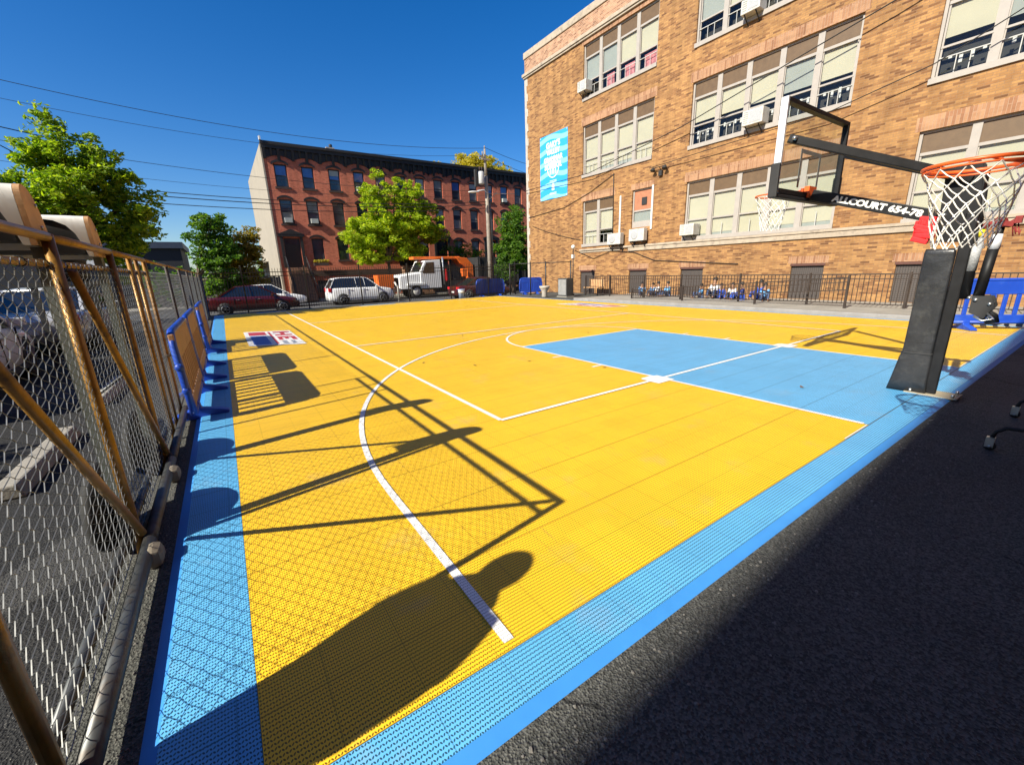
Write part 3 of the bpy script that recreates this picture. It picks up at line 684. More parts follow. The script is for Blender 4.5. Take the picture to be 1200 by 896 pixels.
q = MB(); q.sphere((10.55, 17.75, 2.78), .12, 16, 10); q.build('globe', M_white, gl)
q = MB(); q.bb(10.47, 10.63, 17.68, 17.82, 2.15, 2.35); q.build('junction_box', M_white, gl)
cb = thing('utility_cabinet', 'grey metal utility cabinet standing by the school corner', 'cabinet', (9.5, 17.2, 0))
q = MB(); q.bb(9.25, 9.75, 16.85, 17.6, .05, 1.05); q.build('body', M_pipe, cb, bevel=.02)
q = MB(); q.bb(9.235, 9.248, 16.9, 17.55, .12, .98); q.build('door', mat('cabinet_grey', (.24, .24, .235), .5), cb); q = MB(); q.bb(9.2, 9.8, 16.8, 17.65, 0, .048); q.build('plinth', M_conc, cb)
pl = thing('planter', 'pale grey round planter pot beside the blue barrier', 'planter', (8.62, 18.05, 0))
q = MB(); q.lathe([(.14, 0), (.17, .05), (.15, .3), (.27, .52), (.30, .56), (.30, .64), (.25, .64), (.22, .5)], (8.62, 18.05, 0), 20); q.build('pot', M_quoin, pl)
q = MB(); q.lathe([(.21, .55), (.05, .57)], (8.62, 18.05, 0), 16); q.build('soil', M_dark, pl)
def bench(x, y, label):
    t = thing('bench', label, 'bench', (x, y, 0))
    q = MB(); q.bb(x - .22, x + .22, y - .6, y + .6, .42, .47); q.build('seat', M_wood, t); q = MB(); q.box((x + .26, y, .72), (.04, 1.2, .42)); q.build('backrest', M_wood, t)
    for s in (-1, 1):
        for d in (-.18, .24): q = MB(); q.bb(x + d - .03, x + d + .03, y + s * .52 - .03, y + s * .52 + .03, 0.0, .42 if d < 0 else .9); q.build('leg', M_blackm, t)
bench(11.4, 16.9, 'light wooden bench with backrest against the school wall')

# ------------------------------------------------------------------ people
def skin_body(name, J, E, mat_, parent, sub=2, root=None):
    me = bpy.data.meshes.new(name); ks = list(J); ix = {k: i for i, k in enumerate(ks)}
    me.from_pydata([J[k][0] for k in ks], [(ix[a], ix[b]) for a, b in E], [])
    o = bpy.data.objects.new(name, me); C.objects.link(o); me.materials.append(mat_)
    o.modifiers.new('skin', 'SKIN'); sd = me.skin_vertices[0].data
    for k in ks:
        r = J[k][1]; r = r if isinstance(r, tuple) else (r, r); sd[ix[k]].radius = r; sd[ix[k]].use_root = (k == (root or ks[0]))
    o.modifiers['skin'].use_smooth_shade = True
    s = o.modifiers.new('sub', 'SUBSURF'); s.levels = sub; s.render_levels = sub
    if parent is not None: o.parent = parent
    return o
def standing_person(loc, rz, label):
    t = thing('person', label, 'person', loc); t.rotation_euler = (0, 0, rz)
    J = {'pel': ((0, 0, .95), (.15, .11)), 'belly': ((0, .01, 1.10), (.15, .11)), 'chest': ((0, 0, 1.30), (.17, .12)), 'neckb': ((0, -.01, 1.46), (.10, .085)), 'neck': ((0, .0, 1.53), (.085, .075)),
         'head': ((0, .02, 1.62), (.072, .088)), 'crown': ((0, .005, 1.71), (.068, .085))}
    E = [('pel', 'belly'), ('belly', 'chest'), ('chest', 'neckb'), ('neckb', 'neck'), ('neck', 'head'), ('head', 'crown')]
    for s, n_ in ((-1, 'l'), (1, 'r')):
        J.update({n_ + 'sh': ((s * .19, 0, 1.40), .062), n_ + 'el': ((s * .235, -.01, 1.14), .046), n_ + 'wr': ((s * .215, .04, .92), .030), n_ + 'palm': ((s * .21, .05, .85), (.022, .038)),
                  n_ + 'hip': ((s * .095, 0, .86), .085), n_ + 'kn': ((s * .11, .02, .49), .06), n_ + 'an': ((s * .115, -.02, .09), .042), n_ + 'toe': ((s * .135, .15, .04), .036)})
        E += [('chest', n_ + 'sh'), (n_ + 'sh', n_ + 'el'), (n_ + 'el', n_ + 'wr'), (n_ + 'wr', n_ + 'palm'), ('pel', n_ + 'hip'), (n_ + 'hip', n_ + 'kn'), (n_ + 'kn', n_ + 'an'), (n_ + 'an', n_ + 'toe')]
        for k in range(4):
            a = V((s * (.21 + (k - 1.5) * .004), .045 + (k - 1.5) * .019, .82)); L = (.05, .06, .056, .045)[3 - k]
            J[f'{n_}f{k}a'] = (tuple(a), .0085); J[f'{n_}f{k}b'] = (tuple(a + V((-s * .008, .008, -L * .75))), .008); J[f'{n_}f{k}c'] = (tuple(a + V((-s * .022, .006, -L * 1.35))), .007)
            E += [(n_ + 'palm', f'{n_}f{k}a'), (f'{n_}f{k}a', f'{n_}f{k}b'), (f'{n_}f{k}b', f'{n_}f{k}c')]
        J[n_ + 'ta'] = ((s * .195, .09, .845), .010); J[n_ + 'tb'] = ((s * .185, .105, .80), .009); E += [(n_ + 'palm', n_ + 'ta'), (n_ + 'ta', n_ + 'tb')]
    bd = skin_body('body', J, E, M_skin, t)
    sub = lambda ks, dr: {k: (J[k][0], tuple(x + dr for x in (J[k][1] if isinstance(J[k][1], tuple) else (J[k][1],) * 2))) for k in ks}
    skin_body('shirt', sub(('pel', 'belly', 'chest', 'lsh', 'lel', 'rsh', 'rel'), .02), [('pel', 'belly'), ('belly', 'chest'), ('chest', 'lsh'), ('lsh', 'lel'), ('chest', 'rsh'), ('rsh', 'rel')], M_shirt, t)
    skin_body('trousers', sub(('pel', 'lhip', 'lkn', 'lan', 'rhip', 'rkn', 'ran'), .016), [('pel', 'lhip'), ('lhip', 'lkn'), ('lkn', 'lan'), ('pel', 'rhip'), ('rhip', 'rkn'), ('rkn', 'ran')], M_denim, t)
    skin_body('long_coat', {'z': ((0, -.02, 1.55), (.115, .10)), 'y': ((0, -.01, 1.46), (.185, .13)), 'a': ((0, 0, 1.34), (.205, .14)), 'b': ((0, 0, 1.12), (.225, .16)), 'c': ((0, 0, .85), (.235, .17)), 'd': ((0, 0, .50), (.225, .16)), 'e': ((0, 0, .30), (.21, .15))}, [('z', 'y'), ('y', 'a'), ('a', 'b'), ('b', 'c'), ('c', 'd'), ('d', 'e')], M_shirt, t)
    for s in (-1, 1):
        q = MB(); q.sphere((s * .13, .075, .045), .06, 12, 8, (.75, 2.2, .75)); o = q.build('shoe', M_blackm); o.location = (s * .128, .06, 0); o.parent = t
        q = MB(); q.sphere((0, 0, 0), .017, 10, 6); o = q.build('eye', M_white); o.parent = t; o.location = (s * .033, .098, 1.645)
        q = MB(); q.sphere((0, 0, 0), .03, 10, 6, (.35, .7, 1)); o = q.build('ear', M_skin); o.parent = t; o.location = (s * .085, .0, 1.615)
    q = MB(); q.sphere((0, 0, 0), .020, 10, 6, (.7, 1, 1.5)); o = q.build('nose', M_skin); o.parent = t; o.location = (0, .118, 1.595)
    q = MB(); q.sphere((0, 0, 0), .028, 10, 6, (1, .35, .25)); o = q.build('mouth', mat('lips', (.28, .09, .08), .5)); o.parent = t; o.location = (0, .098, 1.57)
    q = MB(); q.sphere((0, 0, 0), .125, 16, 10, (.88, 1.02, .98)); o = q.build('hair', M_hair); o.parent = t; o.location = (0, -.035, 1.545)
    return t
standing_person((-7.93, .06, 0), radians(-80), 'standing person in long dark coat and jeans beside the end of the chain link fence')

def seated_child(loc, rz, shirt, label, k=1.0):
    t = thing('person', label, 'person', loc, 'children seated behind the railing'); t.rotation_euler = (0, 0, rz); t.scale = (k, k, k)
    J = {'pel': ((0, 0, .12), (.11, .10)), 'chest': ((0, .03, .38), (.11, .08)), 'neck': ((0, .04, .50), .04), 'head': ((0, .05, .60), (.068, .08)), 'crown': ((0, .04, .67), (.06, .07))}
    E = [('pel', 'chest'), ('chest', 'neck'), ('neck', 'head'), ('head', 'crown')]
    for s, n_ in ((-1, 'l'), (1, 'r')):
        J.update({n_ + 'sh': ((s * .13, .03, .43), .045), n_ + 'el': ((s * .17, .12, .26), .033), n_ + 'wr': ((s * .10, .28, .26), .025), n_ + 'ha': ((s * .07, .34, .27), .026),
                  n_ + 'hip': ((s * .08, .04, .11), .07), n_ + 'kn': ((s * .12, .32, .30), .05), n_ + 'an': ((s * .10, .42, .06), .035), n_ + 'toe': ((s * .10, .54, .035), .032)})
        E += [('chest', n_ + 'sh'), (n_ + 'sh', n_ + 'el'), (n_ + 'el', n_ + 'wr'), (n_ + 'wr', n_ + 'ha'), ('pel', n_ + 'hip'), (n_ + 'hip', n_ + 'kn'), (n_ + 'kn', n_ + 'an'), (n_ + 'an', n_ + 'toe')]
    skin_body('body', J, E, M_skin, t, 1)
    sub = lambda ks, dr: {a: (J[a][0], tuple(x + dr for x in (J[a][1] if isinstance(J[a][1], tuple) else (J[a][1],) * 2))) for a in ks}
    skin_body('shirt', sub(('pel', 'chest', 'lsh', 'lel', 'rsh', 'rel'), .016), [('pel', 'chest'), ('chest', 'lsh'), ('lsh', 'lel'), ('chest', 'rsh'), ('rsh', 'rel')], shirt, t, 1)
    skin_body('trousers', sub(('pel', 'lhip', 'lkn', 'lan', 'rhip', 'rkn', 'ran'), .012), [('pel', 'lhip'), ('lhip', 'lkn'), ('lkn', 'lan'), ('pel', 'rhip'), ('rhip', 'rkn'), ('rkn', 'ran')], M_denim if shirt is not M_nshirt else M_nshirt, t, 1)
    q = MB(); q.sphere((0, 0, 0), .088, 12, 8, (.88, 1, .95)); o = q.build('hair', M_hair); o.parent = t; o.location = (0, .025, .575)
kids = [(13.1, M_bshirt, 'light blue shirt, leftmost behind the railing', .95), (12.62, M_bshirt, 'light blue shirt, second from the left end of the row', .9), (12.15, M_wshirt, 'white shirt beside a dark haired neighbour near the left end', 1.0),
        (11.7, M_bshirt, 'light blue shirt in front of the left basement grille', 1.0), (9.75, M_bshirt, 'light blue shirt at the middle of the row', .9), (9.35, M_stripe, 'white shirt, tallest in the middle of the row', 1.25),
        (8.95, M_nshirt, 'royal blue shirt just right of the tallest one', .9), (8.5, M_wshirt, 'white shirt between two in royal blue', .95), (7.95, M_nshirt, 'royal blue shirt, third from the right', 1.0),
        (7.45, M_nshirt, 'royal blue shirt, second from the right', 1.1), (7.05, M_bshirt, 'light blue shirt, rightmost of the row', .95)]
for y_, sh, lb, k in kids: seated_child((11.25 + .3 * sin(y_ * 7), y_, .1), radians(90 + 40 * sin(y_ * 3)), sh, 'seated child in ' + lb, k)

# ------------------------------------------------------------------ basketball hoops
def net_cords(mb, c, r, L, n=12, rc=.0034, taper=.52):
    """diamond netting: two families of cords spiralling down from the rim, knotted where they cross"""
    rows = 7
    def P(k, j):
        t = j / rows; a = 2 * pi * (k + .5 * (j % 2)) / n
        rr = r * (1 - (1 - taper) * (t ** .75)) * (1 + .03 * sin(k * 3.1 + j)); return V(c) + V((rr * cos(a), rr * sin(a), -L * (t ** 1.08) - .006 * sin(k * 5 + j * 2)))
    for j in range(rows):
        for k in range(n):
            if j % 2 == 0: A, B = (k, j), ((k, j + 1), (k - 1, j + 1))
            else: A, B = (k, j), ((k, j + 1), (k + 1, j + 1))
            for q in B:
                p0, p1 = P(*A), P(*q); m = (p0 + p1) / 2 - V((0, 0, .006)); mb.tube([p0, m, p1], rc, 5, False)
    for k in range(n):
        for j in range(1, rows + 1): mb.sphere(P(k, j), rc * 1.7, 6, 4)
def hoop_rim(mb, c, r, back):
    mb.tube([V(c) + V((r * cos(a), r * sin(a), 0)) for a in [2 * pi * k / 40 for k in range(40)]], .010, 8, closed=True)
    for k in range(12):
        a = 2 * pi * k / 12; u = V((cos(a), sin(a), 0)); mb.tube([V(c) + u * r + V((0, 0, -.006)), V(c) + u * (r - .004) + V((0, 0, -.028)), V(c) + u * (r + .004) + V((0, 0, -.02))], .0035, 5)
    bx = back
    mb.bb(c[0] - .09, c[0] + .09, min(bx, bx + (.03 if c[1] > bx else -.03)), max(bx, bx + (.03 if c[1] > bx else -.03)), c[2] - .12, c[2] + .025)
    for s in (-1, 1):
        mb.tube([(c[0] + s * .07, bx, c[2] - .09), (c[0] + s * .12, c[1] - (r * .45 if c[1] > bx else -r * .45), c[2] - .012), (c[0] + s * r * .92, c[1] - (r * .35 if c[1] > bx else -r * .35), c[2] - .002)], .008, 6)
    mb.bb(c[0] - .08, c[0] + .08, min(bx, c[1] - (r if c[1] > bx else -r)), max(bx, c[1] - (r if c[1] > bx else -r)), c[2] - .012, c[2] + .006)
mh = thing('basketball_hoop', 'large black adjustable hoop with padded post and clear backboard on the baseline', 'basketball hoop', (0, -.1, 0))
q = MB(); q.bb(-.22, .06, -.32, .13, CT, CT + .014); q.build('base_plate', mat('tan_plate', (.36, .31, .22), .7, dirt=(.2, .15, .1)), mh)
q = MB()
for sx in (-.19, .03):
    for sy in (-.28, .08): q.cyl((sx, sy, CT + .012), (sx, sy, CT + .05), .016, 6)
q.build('anchor_bolt', M_chrome, mh)
q = MB(); q.bb(-.158, -.095, -.13, -.03, CT + .012, 2.02); q.build('pole', M_black, mh, bevel=.012)
# pad: near-rectangular sleeve flaring at the foot
def rrect(cx, cy, hx, hy, zz, r=.04):
    pts = []
    for (sx, sy, a0) in ((1, 1, 0), (-1, 1, pi / 2), (-1, -1, pi), (1, -1, 3 * pi / 2)):
        for k in range(4): a = a0 + pi / 2 * k / 3; pts.append(V((cx + sx * (hx - r) + r * cos(a), cy + sy * (hy - r) + r * sin(a), zz)))
    return pts
q = MB(); q.loft([rrect(-.135, .125, .062, .180, .03, .02), rrect(-.135, .120, .055, .165, .16, .02), rrect(-.135, .105, .042, .143, .44, .02), rrect(-.135, .102, .036, .132, .50, .02), rrect(-.132, .103, .034, .130, .60, .02), rrect(-.135, .102, .034, .128, 1.1, .02), rrect(-.135, .103, .034, .127, 1.62, .02), rrect(-.135, .103, .03, .12, 1.665, .02)])
pad = q.build('pad', M_pad, mh)
q = MB(); q.tube([(-.135 + .038 * max(-.97, min(.97, 1.25 * cos(a))), .102 + .134 * max(-.97, min(.97, 1.25 * sin(a))), .50 + .012 * cos(a)) for a in [2 * pi * k / 28 for k in range(28)]], .010, 6, closed=True)
q.build('strap', M_blackm, pad)
q = MB()
for z0 in (.62, 1.6):
    q.bb(-.1715, -.1675, -.01, .21, z0, z0 + .006)
q.build('seam', M_blackm, pad)
q = MB()
for s in (-1, 1): q.prism([(.17, 1.74), (.21, 2.44), (.19, 2.50), (-.03, 2.54), (-.06, 2.50), (-.16, 1.72)], 'x', s * .085 - .006, s * .085 + .006)
q.bb(-.078, .078, -.10, .05, 1.8, 2.45); mast = q.build('mast', M_black, mh, bevel=.004)
q = MB()
for z_, y_ in ((2.02, .15), (2.32, -.02), (1.84, .0)): q.cyl((-.105, y_, z_), (.105, y_, z_), .02, 8)
q.build('pivot_bolt', M_chrome, mast)
q = MB(); q.bar((0, .22, 2.015), (0, 1.50, 2.43), .11, .135); arm = q.build('lower_arm', M_black, mh, bevel=.008)
d_ = (V((0, 1.50, 2.43)) - V((0, .22, 2.015))).normalized()
text_obj('ALLCOURT 654-78', .095, frame_M(V((-.0565, .79, 2.200)), -d_, (0, 0, 1)), M_white, 'lettering', arm, .0006, 1.22)
for s, y1, z1 in ((-1, 1.50, 3.0), (1, 1.50, 3.02)):
    q = MB(); q.bar((s * .10, .0, 2.36), (s * .88, y1, z1), .07, .088); a_ = q.build('upper_arm', M_black, mh, bevel=.008)
    q = MB(); q.cyl((s * .83, y1 - .08, z1 - .02), (s * .93, y1 - .08, z1 - .02), .022, 8); q.build('bolt', M_chrome, a_)
q = MB(); q.cyl((0, -.14, 1.12), (0, -.12, 1.86), .052, 16); q.cyl((0, -.13, 1.86), (0, -.10, 2.25), .024, 12); ac1 = q.build('actuator', M_black, mh)
q = MB(); q.lathe([(.0535, 0), (.0535, .34)], (0, -.135, 1.42), 24); q.build('spec_label', M_label, ac1)
q = MB(); q.lathe([(.055, 0), (.055, .075)], (0, -.125, 1.77), 24); q.build('warning_tag', M_yellowtag, ac1)
q = MB(); q.cyl((0, -.25, 1.12), (0, -.27, 1.66), .045, 14); q.cyl((0, -.275, 1.66), (0, -.285, 1.90), .032, 12); ac2 = q.build('actuator', M_black, mh)
q = MB(); q.lathe([(.0465, 0), (.043, .15)], (0, -.272, 1.64), 18); q.build('sleeve', M_silver, ac2)
q = MB()
for k in range(7): q.box((.03 * sin(k * 2.3), -.29 + .035 * (k - 3), 1.90 + .02 * cos(k * 1.7)), (.05, .05, .07), M=Matrix.Rotation(k * .9, 3, V((1, .4, .2))))
for k in range(4): q.tube([(.01 * k, -.30 - .03 * k, 1.9), (.02, -.36 - .02 * k, 1.86 - .03 * k), (.02, -.38 - .015 * k, 1.76 + .02 * k)], .006, 5)
q.build('knotted_cord', mat('dark_red_cord', (.20, .02, .018), .8, var=.4, scale=20), mh)
q = MB(); q.bb(-.07, .07, -.34, -.221, 1.0, 1.12); q.prism([(-.34, .92), (-.22, .98), (-.22, 1.16), (-.36, 1.16), (-.40, 1.06)], 'x', -.09, -.075); q.prism([(-.34, .92), (-.22, .98), (-.22, 1.16), (-.36, 1.16), (-.40, 1.06)], 'x', .075, .09); q.tube([(-.05, -.36, 1.0), (-.05, -.42, .96), (-.04, -.44, .9), (.02, -.36, .88), (.06, -.30, .93)], .02, 8); brk = q.build('crank_bracket', M_blackm, mh)
q = MB()
for y_, z_ in ((-.25, 1.12), (-.36, 1.08), (-.2, 1.14), (-.38, .94)): q.cyl((-.105, y_, z_), (.105, y_, z_), .018, 8)
q.tube([(-.1, -.36, .98), (-.13, -.42, .93), (-.13, -.34, .90), (-.12, -.27, .95)], .012, 6); q.build('crank_bolt', M_chrome, brk)
q = MB(); rr = random.Random(4)
for k in range(6):
    z_ = 1.99 - .045 * k; q.box((-.12 - .012 * k, .27 + .02 * rr.uniform(-1, 1), z_), (.10, .17 - .01 * abs(k - 3), .052), M=Matrix.Rotation(.25 + .12 * rr.uniform(-1, 1), 3, 'X') @ Matrix.Rotation(rr.uniform(-.2, .2), 3, 'Z'))
for k in range(4): q.bb(-.185, -.165, .19 + .045 * k, .222 + .045 * k, 1.76, 1.98)
q.build('red_strap', M_red, mh, bevel=.012)
# backboard
bbd = thing('x', None, None); bpy.data.objects.remove(bbd)
BX, BY, BZ0, BZ1 = .94, 1.58, 2.38, 3.45
q = MB(); q.bb(-BX, BX, BY - .006, BY + .006, BZ0 + .03, BZ1 - .03); bk = q.build('backboard', M_acry, mh)
q = MB(); q.bb(-BX, -BX + .035, BY - .05, BY + .03, BZ0 + .02, BZ1); q.build('side_frame', M_silver, bk, bevel=.004); q = MB(); q.bb(BX - .03, BX, BY - .05, BY + .03, BZ0 + .02, BZ1); q.build('side_frame', M_black, bk, bevel=.004)
q = MB(); q.bb(-BX + .037, BX - .032, BY - .05, BY + .03, BZ1 - .05, BZ1 - .002); q.bb(-BX + .037, BX - .032, BY - .05, BY - .008, BZ0 + .02, BZ0 + .08); q.bb(BX - .07, BX - .0305, BY - .055, BY - .0505, BZ0 + .08, BZ1 - .05); q.build('black_frame', M_black, bk, bevel=.003)
q = MB()
for s in (-1, 1): q.bb(s * BX - .02, s * BX + .02, BY - .055, BY + .05, BZ0 - .03, BZ0 + .36)
q.bb(-BX + .021, BX - .021, BY - .05, BY + .05, BZ0 - .03, BZ0 + .019); q.build('edge_padding', M_blackm, bk, bevel=.012)
q = MB(); ry0, ry1, sx_ = BZ0 + .14, BZ0 + .60, .305; ww_ = .05
for a in ((-sx_, sx_, ry1 - ww_, ry1), (-sx_, -sx_ + ww_, ry0, ry1 - ww_), (sx_ - ww_, sx_, ry0, ry1 - ww_)): q.bb(a[0], a[1], BY + .0065, BY + .0095, a[2], a[3])
q.build('target_square', mat('grey_square', (.42, .42, .40), .5), bk)
RC = (0, 2.0, 2.50)
q = MB(); hoop_rim(q, RC, .2286, BY + .01); rm = q.build('rim', M_rim, mh)
q = MB(); q.bb(-.11, .11, BY - .07, BY - .008, 2.40, 2.54); q.build('mounting_plate', M_rim, rm)
q = MB(); net_cords(q, (RC[0], RC[1], RC[2] - .022), .2286, .45); q.build('net', M_net, mh)

# second, portable hoop whose board and post stand just outside the picture
PC = V((-3.17, -.56, 2.07)); PB = PC.y - .40
ph = thing('portable_hoop', 'portable hoop with orange rim and white net reaching in over the baseline', 'basketball hoop', (PC.x, PB - .7, 0))
q = MB(); hoop_rim(q, tuple(PC), .2286, PB); 
q.tube([PC + V((.2286 * cos(a) * .99, .2286 * sin(a) * .99, -.022)) for a in [2 * pi * k / 40 for k in range(40)]], .006, 6, closed=True)
q.build('rim', M_rim, ph)
q = MB(); net_cords(q, (PC.x, PC.y, PC.z - .024), .2286, .42); q.build('net', M_net, ph)
q = MB(); q.bb(PC.x - .55, PC.x + .55, PB - .03, PB - .004, 1.99, 2.72); bk = q.build('backboard', M_white, ph, bevel=.01)
q = MB(); q.bb(PC.x - .57, PC.x + .57, PB - .05, PB - .031, 1.97, 2.74); q.build('board_frame', M_black, bk)
q = MB()
for zz_ in (2.12, 2.5): q.bar((PC.x, PB - .05, zz_), (PC.x, PB - .62, zz_ - .1), .05, .05)
q.build('support_arm', M_black, ph)
q = MB(); q.tube([(PC.x, PB - .62, 2.6), (PC.x, PB - .64, .2)], .045, 14); q.build('pole', M_black, ph)
q = MB(); q.loft([rrect(PC.x, PB - .75, .42, .5, .02, .1), rrect(PC.x, PB - .75, .42, .5, .12, .1), rrect(PC.x, PB - .72, .25, .3, .24, .1)]); q.build('base', M_black, ph)

# wheeled rack at the right edge
ck = thing('rolling_cart', 'black tube cart on chrome casters with folded beige table at the right edge', 'cart', (-1.2, -1.05, 0))
for x0 in (-1.70, -.45):
    q = MB(); q.tube([(x0, -.77, .115), (x0 + .02, -.78, .16), (x0 + .03, -.83, .205), (x0 + .03, -.95, .215), (x0 + .02, -1.35, .215), (x0, -1.45, .19), (x0, -1.47, .115)], .016, 8); q.tube([(x0 + .02, -1.02, .21), (x0 + .02, -1.02, 1.06)], .018, 8); q.build('leg', M_black, ck)
    for y_ in (-.77, -1.47):
        q = MB(); q.cyl((x0 - .014, y_, .038), (x0 + .014, y_, .038), .036, 16); cs = q.build('caster', M_tyre, ck)
        q = MB(); q.bb(x0 - .024, x0 - .017, y_ - .02, y_ + .03, .03, .10); q.bb(x0 + .017, x0 + .024, y_ - .02, y_ + .03, .03, .10); q.bb(x0 - .024, x0 + .024, y_ - .02, y_ + .03, .1005, .115); q.cyl((x0 - .027, y_, .038), (x0 + .027, y_, .038), .012, 10); q.build('fork', M_chrome, cs)
q = MB(); q.tube([(-1.68, -1.02, .62), (-.43, -1.02, .62)], .016, 8); q.tube([(-1.68, -1.02, 1.05), (-.43, -1.02, 1.05)], .016, 8); q.build('crossbar', M_black, ck)
q = MB(); q.bb(-1.62, -.5, -1.10, -1.065, .30, 1.0); q.build('folded_tabletop', mat('beige_top', (.50, .42, .31), .5), ck, bevel=.01)

# ------------------------------------------------------------------ chain link fence along the left side
FX, FH = -7.45, 1.80
def link_wires(mb, x, y0, y1, z0, z1, p=.048, r=.0021):
    n_ = int((y1 - y0) / p); m_ = int((z1 - z0) / (p / 2)); rnd = random.Random(int(y0 * 10))
    for i in range(n_ + 1):
        yc = y0 + i * p; wob = rnd.uniform(-.004, .004)
        pts = [(x + (.004 if k % 2 else -.004), yc + (p * .53 if (k + i) % 2 else -p * .53) * .96 + p * .5 + wob * sin(k * .4), z0 + k * p / 2) for k in range(m_ + 1)]
        pts = [(a, min(max(b, y0), y1), c) for a, b, c in pts]
        mb.tube(pts, r, 3, False)
def fence_panel(y0, y1, name, label, posts, diag=None, heavy=True, mid=False):
    t = thing(name, label, 'fence', (FX, (y0 + y1) / 2, 0), 'chain link fence sections on the left')
    q = MB(); link_wires(q, FX, y0 + .02, y1 - .02, .10, FH - .10); q.build('wire_mesh', M_wire, t)
    r = .023 if heavy else .019
    q = MB(); q.tube([(FX, y0, FH), (FX, y1, FH)], r, 10); q.build('top_rail', M_rust, t)
    if heavy:
        q = MB(); q.tube([(FX - .03, y0, FH - .125), (FX - .03, y1, FH - .125)], .017, 8); q.build('second_rail', M_rust, t)
        q = MB(); q.tube([(FX + .05, y0 - .04, .085), (FX + .05, y1, .085)], .036, 12); q.build('bottom_pipe', M_pipe, t)
        q = MB(); q.tube([(FX - .045, y0, .135), (FX - .045, y1, .135)], .024, 10); q.build('bottom_rail', M_pipe, t)
        for k in range(int((y1 - y0) / .3)):
            q = MB(); yy = y0 + .15 + k * .3
            q.tube([(FX - .045 + .028 * cos(a), yy + .012 * a / 6, .135 + .028 * sin(a)) for a in [2 * pi * j / 10 for j in range(11)]], .003, 4)
            q.build('tie_wire', M_cable, t); q = MB(); q.tube([(FX - .03 + .021 * cos(a), yy + .10 + .012 * a / 6, FH - .125 + .021 * sin(a)) for a in [2 * pi * j / 10 for j in range(11)]], .003, 4)
            q.build('tie_wire', M_cable, t)
    else:
        q = MB(); q.tube([(FX, y0, .09), (FX, y1, .09)], .012, 6); q.build('bottom_rail', M_pipe, t)
    for y_, rr_ in posts:
        q = MB(); q.tube([(FX, y_, 0), (FX, y_, FH + .01)], rr_, 10); q.build('post', M_rust if heavy else M_iron, t)
    if diag:
        for (ya, za, yb, zb) in diag:
            q = MB(); q.tube([(FX + .035, ya, za), (FX + .035, yb, zb)], .0205, 10); q.build('brace', M_rust, t)
    return t
fence_panel(.36, 1.86, 'chain_link_fence', 'nearest rusty chain link fence section with brace rising toward the camera', [(.36, .024), (1.86, .025)], [(1.80, .16, .42, FH - .06), (.40, .16, -.05, .95)][:1])
fence_panel(1.86, 3.25, 'chain_link_fence', 'second rusty chain link section with brace falling away from the camera', [(3.25, .022)], [(1.95, FH - .16, 3.2, .16)])
fence_panel(3.25, 5.0, 'chain_link_fence', 'third rusty chain link section ending behind the first blue barrier', [(4.05, .021), (4.45, .018), (5.0, .022)])
yy = [5.0, 7.3, 9.7, 12.1, 14.5, 16.9, 19.3, 21.7]
for k, (a, b) in enumerate(zip(yy, yy[1:])):
    lb = ['chain link section directly behind the first barrier', 'chain link section behind the gap between the barriers', 'chain link section behind the far barrier', 'thin chain link section just past the far barrier', 'thin chain link section, third from the street end', 'thin chain link section, second from the street end', 'thin chain link section ending at the street corner'][k]
    fence_panel(a, b, 'chain_link_fence', lb, [(b, .024)], heavy=False)
q = MB(); q.tube([(FX + .06, 4.98, .75), (FX - .35, 5.0, .62), (FX - .8, 4.7, .3)], .016, 8)
tag(q.build('loose_pipe', M_pipe), 'short grey pipe poking through the fence beside the first barrier', 'pipe')
